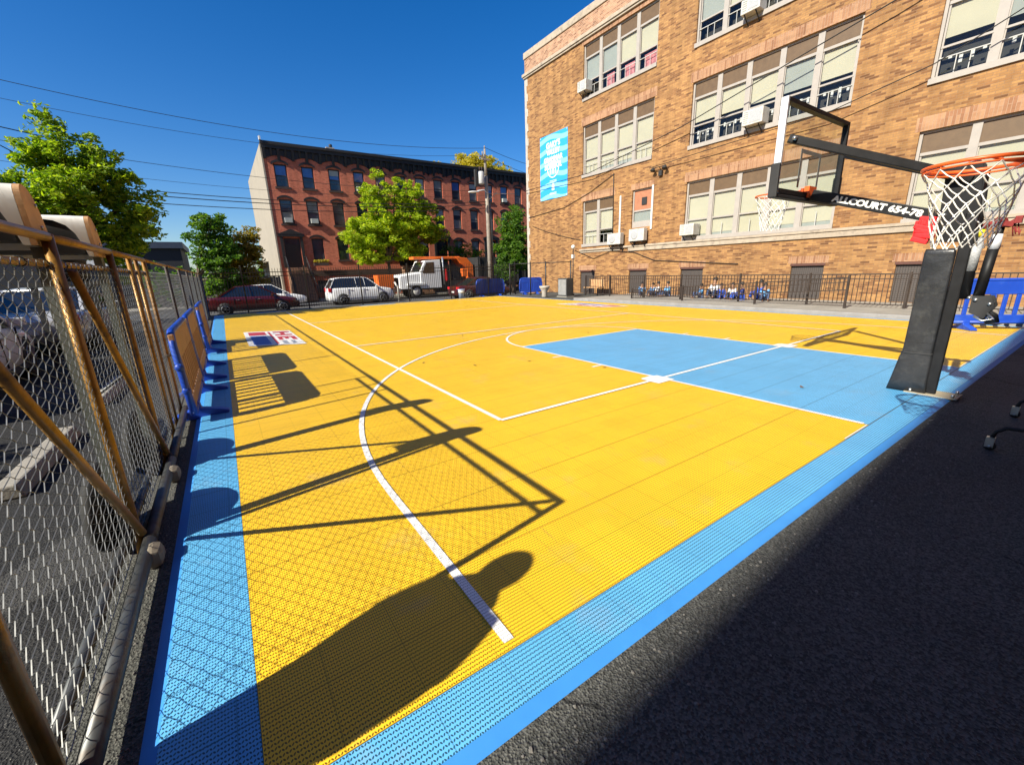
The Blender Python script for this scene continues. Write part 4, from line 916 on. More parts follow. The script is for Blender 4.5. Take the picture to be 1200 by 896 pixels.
# white shelled wooden uprights clamped to the fence
def upright(y, label):
    t = thing('wooden_upright', label, 'upright', (FX - .1, y, 0), 'white shelled uprights on the fence')
    def prof(w_, h_): return [(y - w_, FH - .04), (y - w_ * 1.25, FH + h_ * .45), (y - w_ * 1.3, FH + h_ * .82), (y - w_ * 1.15, FH + h_ * .95), (y - w_ * .8, FH + h_), (y - w_ * .2, FH + h_ * .97), (y + w_ * .35, FH + h_ * .82), (y + w_ * .8, FH + h_ * .55), (y + w_ * 1.1, FH + h_ * .22), (y + w_ * 1.25, FH - .04)]
    P = prof(.10, .235)
    for _ in range(2):
        N_ = [P[0]]
        for g0, g1 in zip(P, P[1:]): N_ += [(g0[0] * .75 + g1[0] * .25, g0[1] * .75 + g1[1] * .25), (g0[0] * .25 + g1[0] * .75, g0[1] * .25 + g1[1] * .75)]
        P = N_ + [P[-1]]
    ia = max(range(len(P)), key=lambda i_: P[i_][1])
    q = MB(); q.prism(P, 'x', FX - .052, FX - .030); q.build('wood_end', M_wood, t)
    q = MB(); xe = FX - .62; n_ = len(P)
    # shell: wraps the end profile from its back edge over the top, cut with an arch below
    sh = P[ia:]; vs = []; fs = []
    for (a_, b_) in sh: vs += [(FX - .0535, a_, b_), (xe, a_, b_), (FX - .0535, a_ + .012, b_ - .012), (xe, a_ + .012, b_ - .012)]
    for k in range(0, len(sh) - 1):
        i, j = 4 * k, 4 * k + 4; fs += [(i, i + 1, j + 1, j), (i + 2, j + 2, j + 3, i + 3), (i + 1, i + 3, j + 3, j + 1), (i, j, j + 2, i + 2)]
    q.add(vs, fs)
    ah = [(0, 0), (.045, .0), (.07, .25), (.11, .50), (.17, .66), (.27, .76), (.45, .81), (.72, .83), (1, .83)]
    fr_ = P[:ia + 1]; acc = [0]
    for (g0, g1) in zip(fr_, fr_[1:]): acc.append(acc[-1] + math.hypot(g1[0] - g0[0], g1[1] - g0[1]))
    def at(tt):
        d_ = tt * acc[-1]
        for i_ in range(len(acc) - 1):
            if d_ <= acc[i_ + 1] + 1e-9: k_ = (d_ - acc[i_]) / (acc[i_ + 1] - acc[i_]); return (fr_[i_][0] + (fr_[i_ + 1][0] - fr_[i_][0]) * k_, fr_[i_][1] + (fr_[i_ + 1][1] - fr_[i_][1]) * k_)
    vs = []; fs = []; NR = 8
    for (u0, h0) in ah:
        for r_i in range(NR + 1):
            g0 = at(h0 + (1 - h0) * r_i / NR); vs.append((FX - .0535 + (xe - FX + .0535) * u0, *g0))
    for c_i in range(len(ah) - 1):
        for r_i in range(NR):
            i_ = c_i * (NR + 1) + r_i; fs.append((i_, i_ + NR + 1, i_ + NR + 2, i_ + 1))
    q.add(vs, fs, True)
    for c_i in range(len(ah) - 1):      # thickness of the arch edge
        v0, v1 = vs[c_i * (NR + 1)], vs[(c_i + 1) * (NR + 1)]
        q.add([v0, v1, (v1[0], v1[1] + .016, v1[2]), (v0[0], v0[1] + .016, v0[2])], [(0, 1, 2, 3)])
    q.add([(FX - .0535, *p_) for p_ in P], [tuple(range(len(P)))])
    q.build('white_shell', M_wshell, t)
    cy_ = sum(p_[0] for p_ in P) / len(P); cz_ = FX * 0 + FH + .08
    q = MB(); q.prism([(cy_ + (a_ - cy_) * .84, cz_ + (b_ - cz_) * .84) for a_, b_ in P], 'x', FX - .10, xe + .03); q.build('shade_filler', M_blackm, t)  # black filler added inside the shell, painting the shade of its hollow
    q = MB()
    for z_ in (FH + .05, FH + .15): q.cyl((FX - .031, y + .03, z_), (FX - .024, y + .03, z_), .009, 8)
    q.build('screw', M_chrome, t)
    q = MB(); q.bb(FX - .075, FX - .032, y - .04, y + .055, .04, FH - .045); q.build('post', mat('grey_green_board', (.14, .165, .155), .7, dirt=(.08, .09, .08)), t)
    q = MB(); q.bb(FX + .03, FX + .125, y - .32, y - .17, .0, .12); q.build('foot', mat('dirty_rubber_foot', (.20, .17, .13), .8, var=.2, dirt=(.1, .08, .06)), t, bevel=.04)
    q = MB(); q.sphere((FX - .16, y + .22, .25), .27, 18, 10, (.3, 1.35, 1.0)); q.build('shadow_block', M_tyre, t)  # rounded block added behind the fence to cast a blob shadow on the border
upright(1.93, 'larger white shelled wooden upright above the fence at the left edge')
upright(3.17, 'smaller white shelled wooden upright, farther along the fence top')

# ------------------------------------------------------------------ plastic barriers
def barrier(loc, rz, label, face=False, L=2.05, H=1.05, lean=0, solid=False):
    t = thing('plastic_barrier', label, 'barrier', (0, 0, 0), 'blue plastic crowd barriers')
    fm = M_tan if face else M_bluep
    q = MB(); th = .05
    def bx(x0, x1, z0, z1, d=th): q.bb(x0, x1, -d / 2, d / 2, z0, z1)
    h = L / 2
    # rounded outer frame
    pts = [(-h + .02, .14), (-h - .01, .5), (-h + .03, H - .14), (-h + .10, H - .03), (-h + .2, H), (h - .2, H), (h - .10, H - .03), (h - .03, H - .14), (h + .01, .5), (h - .02, .14)]
    q.tube([(a, 0, b) for a, b in pts], .036, 10); q.tube([(-h + .02, 0, .16), (h - .02, 0, .16)], .038, 10)
    for zz_ in (.42, .68): q.sphere((-h - .02, 0, zz_), .045, 10, 6, (.6, 1, 1)); q.sphere((h + .02, 0, zz_), .045, 10, 6, (.6, 1, 1))
    q.build('frame', M_bluep, t)
    q = MB(); n_ = 9
    bx(-h + .03, h - .03, H - .30, H - .02); bx(-h + .03, h - .03, .18, .32)
    for k in range(n_ + 1):
        x_ = -h + .08 + (L - .16) * k / n_; w_ = .075 if k % 3 else .10
        bx(x_ - w_ / 2, x_ + w_ / 2, .321, H - .301, th * .8)
    if solid: bx(-h + .03, h - .03, .321, H - .301, .016)
    q.build('slat_panel', fm, t, bevel=.01)
    for x_ in (-h + .36, h - .36):
        q = MB(); q.prism([(-.30, 0), (.30, 0), (.31, .035), (.22, .07), (.05, .12), (.045, .2), (-.045, .2), (-.05, .12), (-.22, .07), (-.31, .035)], 'x', x_ - .06, x_ + .06); q.build('foot', M_bluep, t, bevel=.012)
    t.location = loc; t.rotation_euler = (lean, 0, rz); return t
barrier((-7.27, 5.42, 0), radians(90), 'tan faced barrier nearest the camera against the left fence', True, lean=radians(-3))
barrier((-7.27, 7.60, 0), radians(90), 'tan faced barrier, middle of the three along the left fence', True, lean=radians(-3))
barrier((-7.24, 10.75, 0), radians(90), 'tan faced barrier, farthest along the left fence', True, L=2.2, lean=radians(-3))
barrier((7.55, 22.3, 0), radians(-8), 'blue slatted barrier at the far court end in front of the maroon car', L=1.95, solid=True)
barrier((10.0, 21.2, 0), radians(-12), 'plain blue barrier at the far court end beside the planter', L=1.6, solid=True)
barrier((7.02, .22, CT), radians(-50), 'blue slotted barrier standing on the court edge at the right', L=2.1)
bk = thing('bucket', 'small pale blue and white bucket at the far court edge', 'bucket', (5.35, 22.2, 0))
q = MB(); q.lathe([(.17, 0), (.23, .48), (.245, .5), (.245, .54), (.22, .54), (.2, .45)], (5.35, 22.2, 0), 18); q.build('pail', mat('pale_blue_pail', (.42, .52, .72), .5), bk)
q = MB(); q.lathe([(.208, .3), (.226, .44)], (5.35, 22.2, 0), 18); q.build('label_band', M_white, bk)

# ------------------------------------------------------------------ far picket fence
def pickets(x0, x1, y, label, h=1.75, z0=0.0):
    t = thing('picket_fence', label, 'fence', ((x0 + x1) / 2, y, z0), 'black picket fence sections along the street')
    for zz_ in (.18, h - .30, h - .12): q = MB(); q.bb(x0, x1, y - .018, y + .018, z0 + zz_ - .018, z0 + zz_ + .018); q.build('rail', M_picket, t)
    q = MB(); n_ = int((x1 - x0) / .115)
    for k in range(1, n_):
        x_ = x0 + (x1 - x0) * k / n_; q.bb(x_ - .009, x_ + .009, y - .009, y + .009, z0 + .08, z0 + h - .02); q.add([(x_ - .014, y - .009, z0 + h - .02), (x_ + .014, y - .009, z0 + h - .02), (x_ + .014, y + .009, z0 + h - .02), (x_ - .014, y + .009, z0 + h - .02), (x_, y, z0 + h + .08)], [(0, 1, 4), (1, 2, 4), (2, 3, 4), (3, 0, 4)])
    q.build('picket_panel', M_picket, t)
    q = MB(); q.bb(x1 - .03, x1 + .03, y - .03, y + .03, z0, z0 + h + .18); q.build('post', M_picket, t)
fx = [-7.5, -5.95, -3.3, -.65, 2.0, 4.65, 7.3, 9.4]
for k, (a, b) in enumerate(zip(fx, fx[1:])):
    pickets(a, b, 22.15, ['black picket section at the left corner before the maroon sedan', 'black picket section in front of the maroon sedan', 'black picket section before the stoop steps', 'black picket section in front of the white crossover', 'black picket section in front of the white truck cab', 'black picket section in front of the truck wheels', 'black picket section behind the blue slatted barrier'][k], 1.95)

# ------------------------------------------------------------------ vehicles
def wheel(t, x, y, r, side):
    q = MB(); q.lathe([(r * .62, -.10), (r * .93, -.105), (r, -.07), (r, .07), (r * .93, .105), (r * .62, .10)], (x, y, r), 24, Matrix.Rotation(pi / 2, 3, 'X')); w_ = q.build('wheel', M_tyre, t)
    q = MB(); q.lathe([(r * .66, 0), (r * .66, .012), (r * .56, -.02 + .02)], (x, y + side * .098, r), 24, Matrix.Rotation(-side * pi / 2, 3, 'X'))
    for k in range(5):
        a = 2 * pi * k / 5; q.bar((x, y + side * .115, r), (x + r * .6 * cos(a), y + side * .112, r + r * .6 * sin(a)), .012, .07, (0, 1, 0))
    q.build('rim', M_alloy, w_)
def car(loc, rz, label, paint, L=4.7, W=1.82, H=1.45, kind='sedan', group='cars parked near the court'):
    """front at +x; built at the origin then moved"""
    t = thing('parked_car', label, 'car', (0, 0, 0), group)
    h = L / 2; belt = H * .63; gc_ = .22
    if kind == 'sedan': top = [(-h, .72), (-h + .05, belt - .02), (-h + .7, belt + .03), (-h + 1.0, belt + .03), (.75, belt - .02), (h - .75, belt - .10), (h - .12, belt - .24), (h, .55)]; gh = [(-h + .62, belt + .0), (-h + 1.55, H - .03), (-.05, H), (.35, H - .03), (1.30, belt - .04)]
    elif kind == 'suv': top = [(-h, .78), (-h + .04, belt), (-h + .3, belt + .02), (.7, belt), (h - .9, belt - .03), (h - .2, belt - .16), (h, .62)]; gh = [(-h + .06, belt), (-h + .42, H - .05), (-h + .8, H), (.1, H), (.4, H - .05), (1.22, belt - .02)]
    else: top = [(-h, .8), (-h, belt), (h - 1.1, belt), (h - .15, belt - .18), (h, .7)]; gh = [(-h + .03, belt), (-h + .08, H), (h - 1.5, H), (h - .75, belt - .02)]
    # body: loft of cross sections along x
    def zt(x):
        for (a, b), (c, d) in zip(top, top[1:]):
            if a <= x <= c: return b + (d - b) * (x - a) / (c - a + 1e-9)
        return top[-1][1]
    xs_ = sorted({p[0] for p in top} | {-h + L * k / 16 for k in range(17)}); rings = []
    for x in xs_:
        e = min(1, (min(x + h, h - x)) / .5); w_ = W / 2 * (.86 + .14 * (1 - (1 - e) ** 2)); z1 = zt(x); zb = gc_ + .10 * (1 - e)
        rings.append([V((x, s * a * w_, zz_)) for s, a, zz_ in ((-1, .80, zb), (-1, .97, zb + .08), (-1, 1.0, zb + .30), (-1, .985, z1 - .12), (-1, .93, z1 - .02), (-1, .80, z1), (1, .80, z1), (1, .93, z1 - .02), (1, .985, z1 - .12), (1, 1.0, zb + .30), (1, .97, zb + .08), (1, .80, zb))])
    q = MB(); q.loft(rings); q.build('body', paint, t, fix=True)
    # greenhouse glass and roof
    wb, wt = W / 2 * .90, W / 2 * .70
    def gw(z): return wb + (wt - wb) * max(0, min(1, (z - belt) / (H - belt)))
    n_ = len(gh); q = MB(); vs = [(x, s * gw(z), z - .012) for s in (-1, 1) for x, z in gh]
    q.add(vs, [tuple(range(n_))[::-1], tuple(range(n_, 2 * n_))] + [(i, i + 1, n_ + i + 1, n_ + i) for i in range(n_ - 1)]); q.build('glass', M_carglass, t, fix=True)
    q = MB(); rf = [p for p in gh if p[1] > H - .12]
    a0, a1 = rf[0][0] - .05, rf[-1][0] + .05
    q.loft([[V((x, s * gw(zz_) * k, zz_ + d)) for s, k, d in ((-1, 1.0, -.05), (-1, .97, .006), (-1, .6, .022), (1, .6, .022), (1, .97, .006), (1, 1.0, -.05))] for x, zz_ in [(a0, rf[0][1] - .02)] + rf + [(a1, rf[-1][1] - .02)]]); q.build('roof', paint, t)
    q = MB()
    for s in (-1, 1):
        for (p, r_2) in ((gh[0], rf[0]), (gh[-1], rf[-1])): q.bar((p[0], s * gw(p[1]) * 1.0, p[1]), (r_2[0], s * gw(r_2[1]), r_2[1] - .02), .05, .07, (0, 1, 0))
        for xm in ((-.05,) if kind == 'sedan' else (-.35, .45 - .2)) if kind != 'van' else (.2,): q.bar((xm - .05, s * (wb + .004), belt), (xm - .12, s * (wt + .012), H - .03), .012, .075, (0, 1, 0))
    q.build('pillar', paint if kind != 'suv' else paint, t)
    wr = .33 if kind == 'sedan' else .37
    for x in (-h + .88 * L / 4.7, h - .92 * L / 4.7):
        for s in (-1, 1):
            q = MB(); q.lathe([(wr * 1.16, 0), (wr * 1.16, .01), (.02, .011)], (x, s * (W / 2 - .012), wr), 28, Matrix.Rotation(-s * pi / 2, 3, 'X')); q.build('wheel_arch', M_blackm, t)
            wheel(t, x, s * (W / 2 - .10), wr, s)
    for s in (-1, 1):
        zl = belt - (.13 if kind == 'sedan' else .12)
        q = MB(); q.box((-h + .06, s * (W / 2 - .22), zl), (.16, .34, .16 if kind == 'sedan' else .26)); q.build('tail_light', M_tail, t, bevel=.02)
        q = MB(); q.box((h - .20, s * (W / 2 - .26), .64), (.34, .30, .13)); q.build('headlight', M_lens, t, bevel=.02)
        q = MB(); q.box((.95, s * (W / 2 + .06), belt + .05), (.12, .2, .13)); q.build('side_mirror', paint, t, bevel=.02)
        for xd in (-.9, .15): q = MB(); q.bb(xd, xd + .16, s * W / 2 - .008, s * W / 2 + .012, belt - .18, belt - .15); q.build('door_handle', M_chrome, t)
        for xd in (-1.02, .06, 1.05): q = MB(); q.bb(xd - .006, xd + .006, s * (W / 2 - .006) - .012, s * (W / 2 - .006) + .010, .34, belt - .05); q.build('door_seam', M_blackm, t)
        q = MB(); q.bb(-h + .75, h - .9, s * (W / 2 - .02) - .02, s * (W / 2 - .02) + .016, .2, .29); q.build('sill_trim', M_blackm, t)
    for x_, nm in ((-h - .012, 'number_plate'), (h + .012, 'number_plate')): q = MB(); q.bb(x_ - .02, x_ + .02, -.17, .17, .5, .61); q.build(nm, M_white, t)
    t.location = loc; t.rotation_euler = (0, 0, rz); return t
car((-5.35, 28.6, SZ), 0, 'maroon sedan parked behind the far picket fence at left', M_darkred, 4.75, 1.84, 1.60)
car((-4.35, 32.2, SZ), 0, 'white sedan parked beyond the maroon sedan by the stoop', M_wcar, 4.7, 1.82, 1.58)
car((1.55, 30.9, SZ), 0, 'white crossover with red tail light parked before the young tree', M_wcar, 4.55, 1.86, 1.86, 'suv')
car((8.7, 25.6, -.33), 0, 'maroon car half hidden behind the blue slatted barrier', M_darkred, 4.4, 1.8, 1.5)
car((-10.6, 8.2, 0), radians(95), 'white car with red tail light seen through the chain link fence', M_wcar, 4.7, 1.82, 1.5)
car((-10.4, 14.6, 0), radians(88), 'silver car parked behind the far chain link sections', M_scar, 4.6, 1.82, 1.5)
car((-13.6, 13.4, 0), radians(94), 'tall white van with dark glass beneath the big left tree', M_wcar, 5.4, 2.0, 2.75, 'van')
dr = thing('drum', 'black lidded drum seen over the fence top at left', 'drum', (-9.6, 7.6, 0))
q = MB(); q.lathe([(.30, 1.62), (.31, 1.7), (.30, 1.8), (.31, 1.9), (.30, 2.3), (.29, 2.34)], (-9.3, 11.0, 0), 22); 
for z_ in (1.75, 2.0, 2.2): q.lathe([(.312, z_), (.318, z_ + .02), (.312, z_ + .04)], (-9.3, 11.0, 0), 22)
q.build('body', M_black, dr)
q = MB(); q.lathe([(.33, 2.341), (.34, 2.37), (.30, 2.42), (.1, 2.44)], (-9.3, 11.0, 0), 22); q.build('lid', mat('grey_lid', (.16, .165, .17), .4), dr)
q = MB(); q.bb(-9.75, -8.85, 10.4, 11.6, 1.52, 1.615)
for x_ in (-9.7, -8.9):
    for y_ in (10.45, 11.55): q.bb(x_ - .04, x_ + .04, y_ - .04, y_ + .04, 0, 1.519)
q.build('stand', M_pipe, dr)

# white conventional truck with orange gear and dark body
tk = thing('truck', 'white work truck with orange loader gear parked before the brick row', 'truck', (11, 34, SZ))
ty, tz = 34.0, SZ; hw_ = 1.15
def tb(x0, x1, z0, z1, y0=-hw_, y1=hw_): q.bb(x0, x1, ty + y0, ty + y1, tz + z0, tz + z1)
q = MB(); q.loft([[V((x, ty + s * w2, tz + z_)) for s, w2, z_ in ((-1, a, .75), (-1, a, zt_ - .12), (-1, a - .15, zt_), (1, a - .15, zt_), (1, a, zt_ - .12), (1, a, .75))] for x, a, zt_ in ((5.35, .85, 1.75), (5.5, .92, 1.92), (7.15, 1.08, 2.12))], smooth=False); q.build('hood', M_wcar, tk, bevel=.03, fix=True)
q = MB(); q.prism([(7.15, tz + .75), (7.15, tz + 2.12), (7.65, tz + 3.02), (9.05, tz + 3.08), (9.05, tz + .75)], 'y', ty + hw_, ty - hw_) if False else q.add([(x, ty + s * hw_, tz + z_) for s in (-1, 1) for x, z_ in ((7.15, .75), (7.15, 2.12), (7.65, 3.02), (9.05, 3.08), (9.05, .75))], [(0, 1, 2, 3, 4), (9, 8, 7, 6, 5), (0, 5, 6, 1), (1, 6, 7, 2), (2, 7, 8, 3), (3, 8, 9, 4), (4, 9, 5, 0)]); q.build('cab', M_wcar, tk, bevel=.04, fix=True)
q = MB(); q.add([(x, ty - hw_ - .008, tz + z_) for x, z_ in ((7.38, 2.12), (7.74, 2.86), (8.45, 2.9), (8.45, 1.98), (7.42, 1.98))], [(0, 1, 2, 3, 4)]); q.add([(7.19, ty - .95, tz + 2.16), (7.19, ty + .95, tz + 2.16), (7.62, ty + .95, tz + 2.92), (7.62, ty - .95, tz + 2.92)], [(0, 1, 2, 3)]); q.v[-4:] = [(a - .03, b, c) for a, b, c in q.v[-4:]]; q.build('cab_glass', M_carglass, tk)
q = MB(); tb(5.3, 5.36, .95, 1.7, -.6, .6); q.build('grille', M_blackm, tk); q = MB(); tb(5.2, 5.34, .55, .85, -1.1, 1.1); q.build('bumper', M_chrome, tk)
q = MB(); tb(5.5, 20.2, .62, .82, -.45, .45); tb(9.15, 9.8, .6, 2.9, -1.0, 1.0); tb(9.9, 12.0, .85, 1.3, -1.1, 1.1); q.build('chassis', M_blackm, tk)
q = MB(); q.cyl((9.32, ty - 1.05, tz + 1.0), (9.32, ty - 1.05, tz + 3.3), .08, 12); q.build('exhaust_stack', M_chrome, tk)
q = MB(); tb(9.5, 9.62, 1.3, 2.3, -1.14, -1.06); q.build('extinguisher', M_red, tk)
q = MB(); tb(6.9, 11.3, 3.14, 3.36, -.5, .5); q.prism([(x, y) for x, y in ()] or [(0, 0), (1, 0), (0, 1)], 'y', 999, 999.001) if False else None
q.add([(x, ty + s * .6, tz + z_) for s in (-1, 1) for x, z_ in ((10.8, 3.35), (12.0, 3.2), (12.55, 2.6), (12.6, 1.0), (12.1, 1.0), (11.9, 2.3), (11.3, 2.75))], [(0, 1, 2, 3, 4, 5, 6), (13, 12, 11, 10, 9, 8, 7)] + [(i, i + 7, (i + 1) % 7 + 7, (i + 1) % 7) for i in range(7)])
tb(11.2, 11.7, 1.6, 2.3, -1.0, -.65); q.build('loader_boom', M_orange, tk, bevel=.04, fix=True)
q = MB(); tb(12.75, 20.2, .9, 3.25); q.build('dump_body', M_blackm, tk, bevel=.03)
q = MB()
for k in range(9): tb(12.9 + k * .85, 13.0 + k * .85, .95, 3.2, -hw_ - .07, -hw_ - .002)
q.build('body_rib', M_blackm, tk)
for x_ in (6.75, 14.2, 15.6):
    for s in (-1, 1):
        q = MB(); q.lathe([(.3, -.15), (.48, -.155), (.52, -.1), (.52, .1), (.48, .155), (.3, .15)], (x_, ty + s * .95, tz + .52), 24, Matrix.Rotation(pi / 2, 3, 'X')); w_ = q.build('wheel', M_tyre, tk)
        q = MB(); q.lathe([(.31, 0), (.31, .02), (.2, .01), (.1, .05)], (x_, ty + s * 1.095, tz + .52), 20, Matrix.Rotation(-s * pi / 2, 3, 'X')); q.build('rim', mat('truck_rim', (.55, .53, .48), .5), w_)
q = MB(); tb(5.95, 7.5, 1.05, 1.2, -1.22, -1.0); q.build('fender', M_wcar, tk)
od = thing('orange_container', 'small orange container behind the white crossover', 'container', (4.2, 33.6, SZ))
q = MB(); q.add([(x, y, z_) for z_, d in ((SZ + .85, 0), (SZ + 1.95, .08)) for x, y in ((3.7 - d, 33.2 - d), (4.9 + d, 33.2 - d), (4.9 + d, 34.2 + d), (3.7 - d, 34.2 + d))], [(3, 2, 1, 0), (4, 5, 6, 7), (0, 1, 5, 4), (1, 2, 6, 5), (2, 3, 7, 6), (3, 0, 4, 7)]); q.build('bin', M_orange, od, bevel=.03)
q = MB(); q.bb(3.8, 4.8, 33.3, 34.1, SZ, SZ + .849); q.build('skid', M_blackm, od)
q = MB(); q.tube([(1.62, 22.9, 0), (1.62, 22.9, .85), (1.45, 22.9, 1.12)], .05, 10); tag(q.build('bollard', M_white), 'bent white pipe bollard behind the picket fence', 'bollard')

# ------------------------------------------------------------------ utility pole and wires
up = thing('utility_pole', 'weathered wooden utility pole with transformer and street lamp arm', 'utility pole', (9.85, 26.0, SZ))
q = MB(); q.tube([(9.85, 26, SZ), (9.85, 26, 5), (9.82, 26, 8.0)], [.17, .14, .12], 12); q.tube([(9.82, 26, 8.0), (9.8, 26, 9.7)], [.10, .07], 10); q.build('pole', M_pole, up)
q = MB(); q.tube([(10.06, 25.93, SZ), (10.06, 25.93, 4.6), (10.0, 25.95, 6.4)], .06, 8); q.build('conduit', M_pipe, up)
q = MB(); q.lathe([(.19, 0), (.215, .05), (.215, .72), (.18, .79), (.06, .82)], (9.3, 25.8, 7.4), 18); tr = q.build('transformer', mat('transformer_grey', (.42, .43, .43), .5), up)
q = MB(); q.cyl((9.2, 25.8, 8.25), (9.2, 25.8, 8.5), .035, 8); q.cyl((9.38, 25.8, 8.25), (9.38, 25.8, 8.5), .035, 8); q.build('bushing', M_brownstone, tr)
q = MB(); q.bb(8.83, 9.0, 25.75, 25.95, 7.2, 8.3); q.bar((9.0, 25.9, 7.3), (9.8, 26, 7.3), .05, .05); q.build('cutout', M_blackm, up)
q = MB(); q.bb(9.3, 9.65, 25.9, 26.02, 9.15, 9.25); q.bb(9.5, 10.1, 25.86, 25.96, 8.98, 9.1); q.cyl((9.55, 25.9, 9.25), (9.55, 25.9, 9.5), .04, 8); q.cyl((9.8, 26, 9.7), (9.8, 26, 9.9), .04, 8); q.build('crossarm', M_pole, up)
q = MB(); q.tube([(9.85, 25.9, 6.85), (9.5, 25.8, 7.05), (8.9, 25.65, 6.92)], .035, 8); la = q.build('lamp_arm', M_silver, up)
q = MB(); q.loft([[V((x, 25.62 + .11 * w2 * cos(a), 6.86 + .06 * w2 * sin(a) - dz)) for a in [2 * pi * k / 10 for k in range(10)]] for x, w2, dz in ((8.95, .5, 0), (8.75, 1.0, .02), (8.45, 1.25, .05), (8.22, .9, .07), (8.14, .3, .07))]); q.build('lamp_head', M_white, la)
q = MB(); q.tube([(9.85, 25.9, 6.4), (10.6, 25.9, 6.95), (10.62, 25.9, 6.98)], .03, 8); q.tube([(9.85, 25.9, 6.85), (12.4, 25.9, 7.0)], .02, 6); q.build('guy_arm', M_pole, up)
gw_ = 'overhead lines crossing the sky'
def span(pts, r, label):
    """catenary-like curve through three points (parameter x)"""
    (x0, z0), (x1, z1), (x2, z2) = pts; P = []
    for k in range(41):
        x = x0 + (x2 - x0) * k / 40
        z_ = z0 * (x - x1) * (x - x2) / ((x0 - x1) * (x0 - x2)) + z1 * (x - x0) * (x - x2) / ((x1 - x0) * (x1 - x2)) + z2 * (x - x0) * (x - x1) / ((x2 - x0) * (x2 - x1)); P.append((x, 26.0, z_))
    q = MB(); q.tube(P, r, 5); tag(q.build('power_line', M_cable), label, 'power line', gw_)
span(((-26, 12.0), (-4.3, 8.95), (9.8, 9.75)), 0.0130, 'topmost overhead line running to the pole top')
span(((-26, 11.2), (-4.0, 8.35), (9.6, 9.3)), 0.0094, 'second overhead line from the top')
span(((-26, 9.2), (-4.7, 6.72), (9.85, 7.05)), 0.0115, 'third overhead line, passing behind the left tree top')
span(((-26, 8.2), (-4.8, 6.10), (9.85, 6.75)), 0.0079, 'thin line between the third line and the thick cable pair')
span(((-26, 7.5), (-4.9, 5.62), (9.85, 6.35)), 0.0187, 'upper cable of the thick pair over the red facade')
span(((-26, 7.2), (-4.95, 5.43), (9.85, 6.15)), 0.0216, 'lower cable of the thick pair over the red facade')
span(((-26, 6.7), (-5.0, 5.12), (9.85, 5.9)), 0.0187, 'thick cable below the pair over the red facade')
for z0, z1, lb in ((9.8, 9.2, 'upper line from pole top toward the school'), (9.3, 8.5, 'lower line from pole top toward the school')):
    q = MB(); q.tube([(9.8 + 5 * k / 10, 26 + .6 * k / 10, z0 + (z1 - z0) * k / 10 - .1 * sin(pi * k / 10)) for k in range(11)], .014, 5); tag(q.build('power_line', M_cable), lb, 'power line', gw_)
q = MB(); q.tube([(-14.2, 20, 7.6), (-13.6, 20, 6.75), (-11.6, 20, 6.4), (-9.0, 21, 6.15)], .016, 5); q.tube([(-15, 20, 6.8), (-12, 20, 6.0), (-11.0, 20, 5.3)], .016, 5); tag(q.build('power_line', M_cable), 'service drop wire entering at the left edge above the tree', 'power line', gw_)

# ------------------------------------------------------------------ red brick row building
RY = 40.0; RX0, RX1 = -2.32, 34.0; RZ0, RZ1 = SZ - .2, 11.95
rb = thing('brick_row_house', 'three storey red brick row with black cornice across the street', 'building', (16, RY, SZ))
cols = [-1.22, .80, 2.92, 5.0, 6.95, 8.9, 10.8, 12.72, 14.70, 16.72, 18.66, 20.60, 22.5, 24.5, 26.5, 28.5, 30.5, 32.5]
doors = (0, 5, 7, 10, 14)
H3 = []; 
for k, cx in enumerate(cols):
    H3.append((cx - .47, cx + .47, 8.75, 10.45)); H3.append((cx - .47, cx + .47, 5.90, 7.80))
    if k in doors: H3.append((cx - .62, cx + .62, 2.35, 4.75))
    else: H3.append((cx - .47, cx + .47, 2.95, 4.75)); H3.append((cx - .47, cx + .47, .15, 1.2))
mb = MB(); wall_holes(mb, 'y', RY, RX0, RX1, RZ0, RZ1 - .2, H3, .22); 
for f_i in range(len(mb.f)): mb.f[f_i] = mb.f[f_i][::-1]
mb.build('front_wall', M_redbrick, rb)
mb = MB(); mb.bb(RX0 - .12, RX0 - .002, RY - .04, RY + 16, RZ0, RZ1 - .15); mb.add([(RX0 - .121, RY + 9, 3.2), (RX0 - .121, RY + 16, 3.2), (RX0 - 1.4, RY + 16, 2.6), (RX0 - 1.4, RY + 9.5, 2.6)], [(0, 1, 2, 3)]); mb.build('side_wall', M_stucco, rb)
mb = MB(); mb.bb(RX0, RX1, RY + .25, RY + 16, RZ1 - .4, RZ1 - .21); mb.bb(RX0, RX1, RY + 15.9, RY + 16, RZ0, RZ1 - .4); mb.build('roof', M_blackm, rb)
mb = MB(); mb.bb(RX0 + .02, RX1, RY + .5, RY + .6, RZ0, RZ1 - .45)
mb.build('interior', M_dark, rb)
mb = MB(); mb.bb(RX0 - .08, RX1, RY - .34, RY + .3, RZ1 - .16, RZ1 + .05); mb.bb(RX0 - .05, RX1, RY - .24, RY - .002, RZ1 - .42, RZ1 - .163); mb.bb(RX0, RX1, RY - .07, RY - .003, RZ1 - .86, RZ1 - .423)
x_ = RX0 + .08; k = 0
while x_ < RX1:
    mb.prism([(RY - .22, RZ1 - .425), (RY - .09, RZ1 - .95), (RY - .005, RZ1 - .95), (RY - .005, RZ1 - .425)], 'x', x_ - .07, x_ + .07) if k % 2 else mb.prism([(RY - .235, RZ1 - .425), (RY - .11, RZ1 - 1.2), (RY - .005, RZ1 - 1.2), (RY - .005, RZ1 - .425)], 'x', x_ - .1, x_ + .1)
    x_ += .52; k += 1
cor = mb.build('cornice', M_bcorn, rb, fix=True)
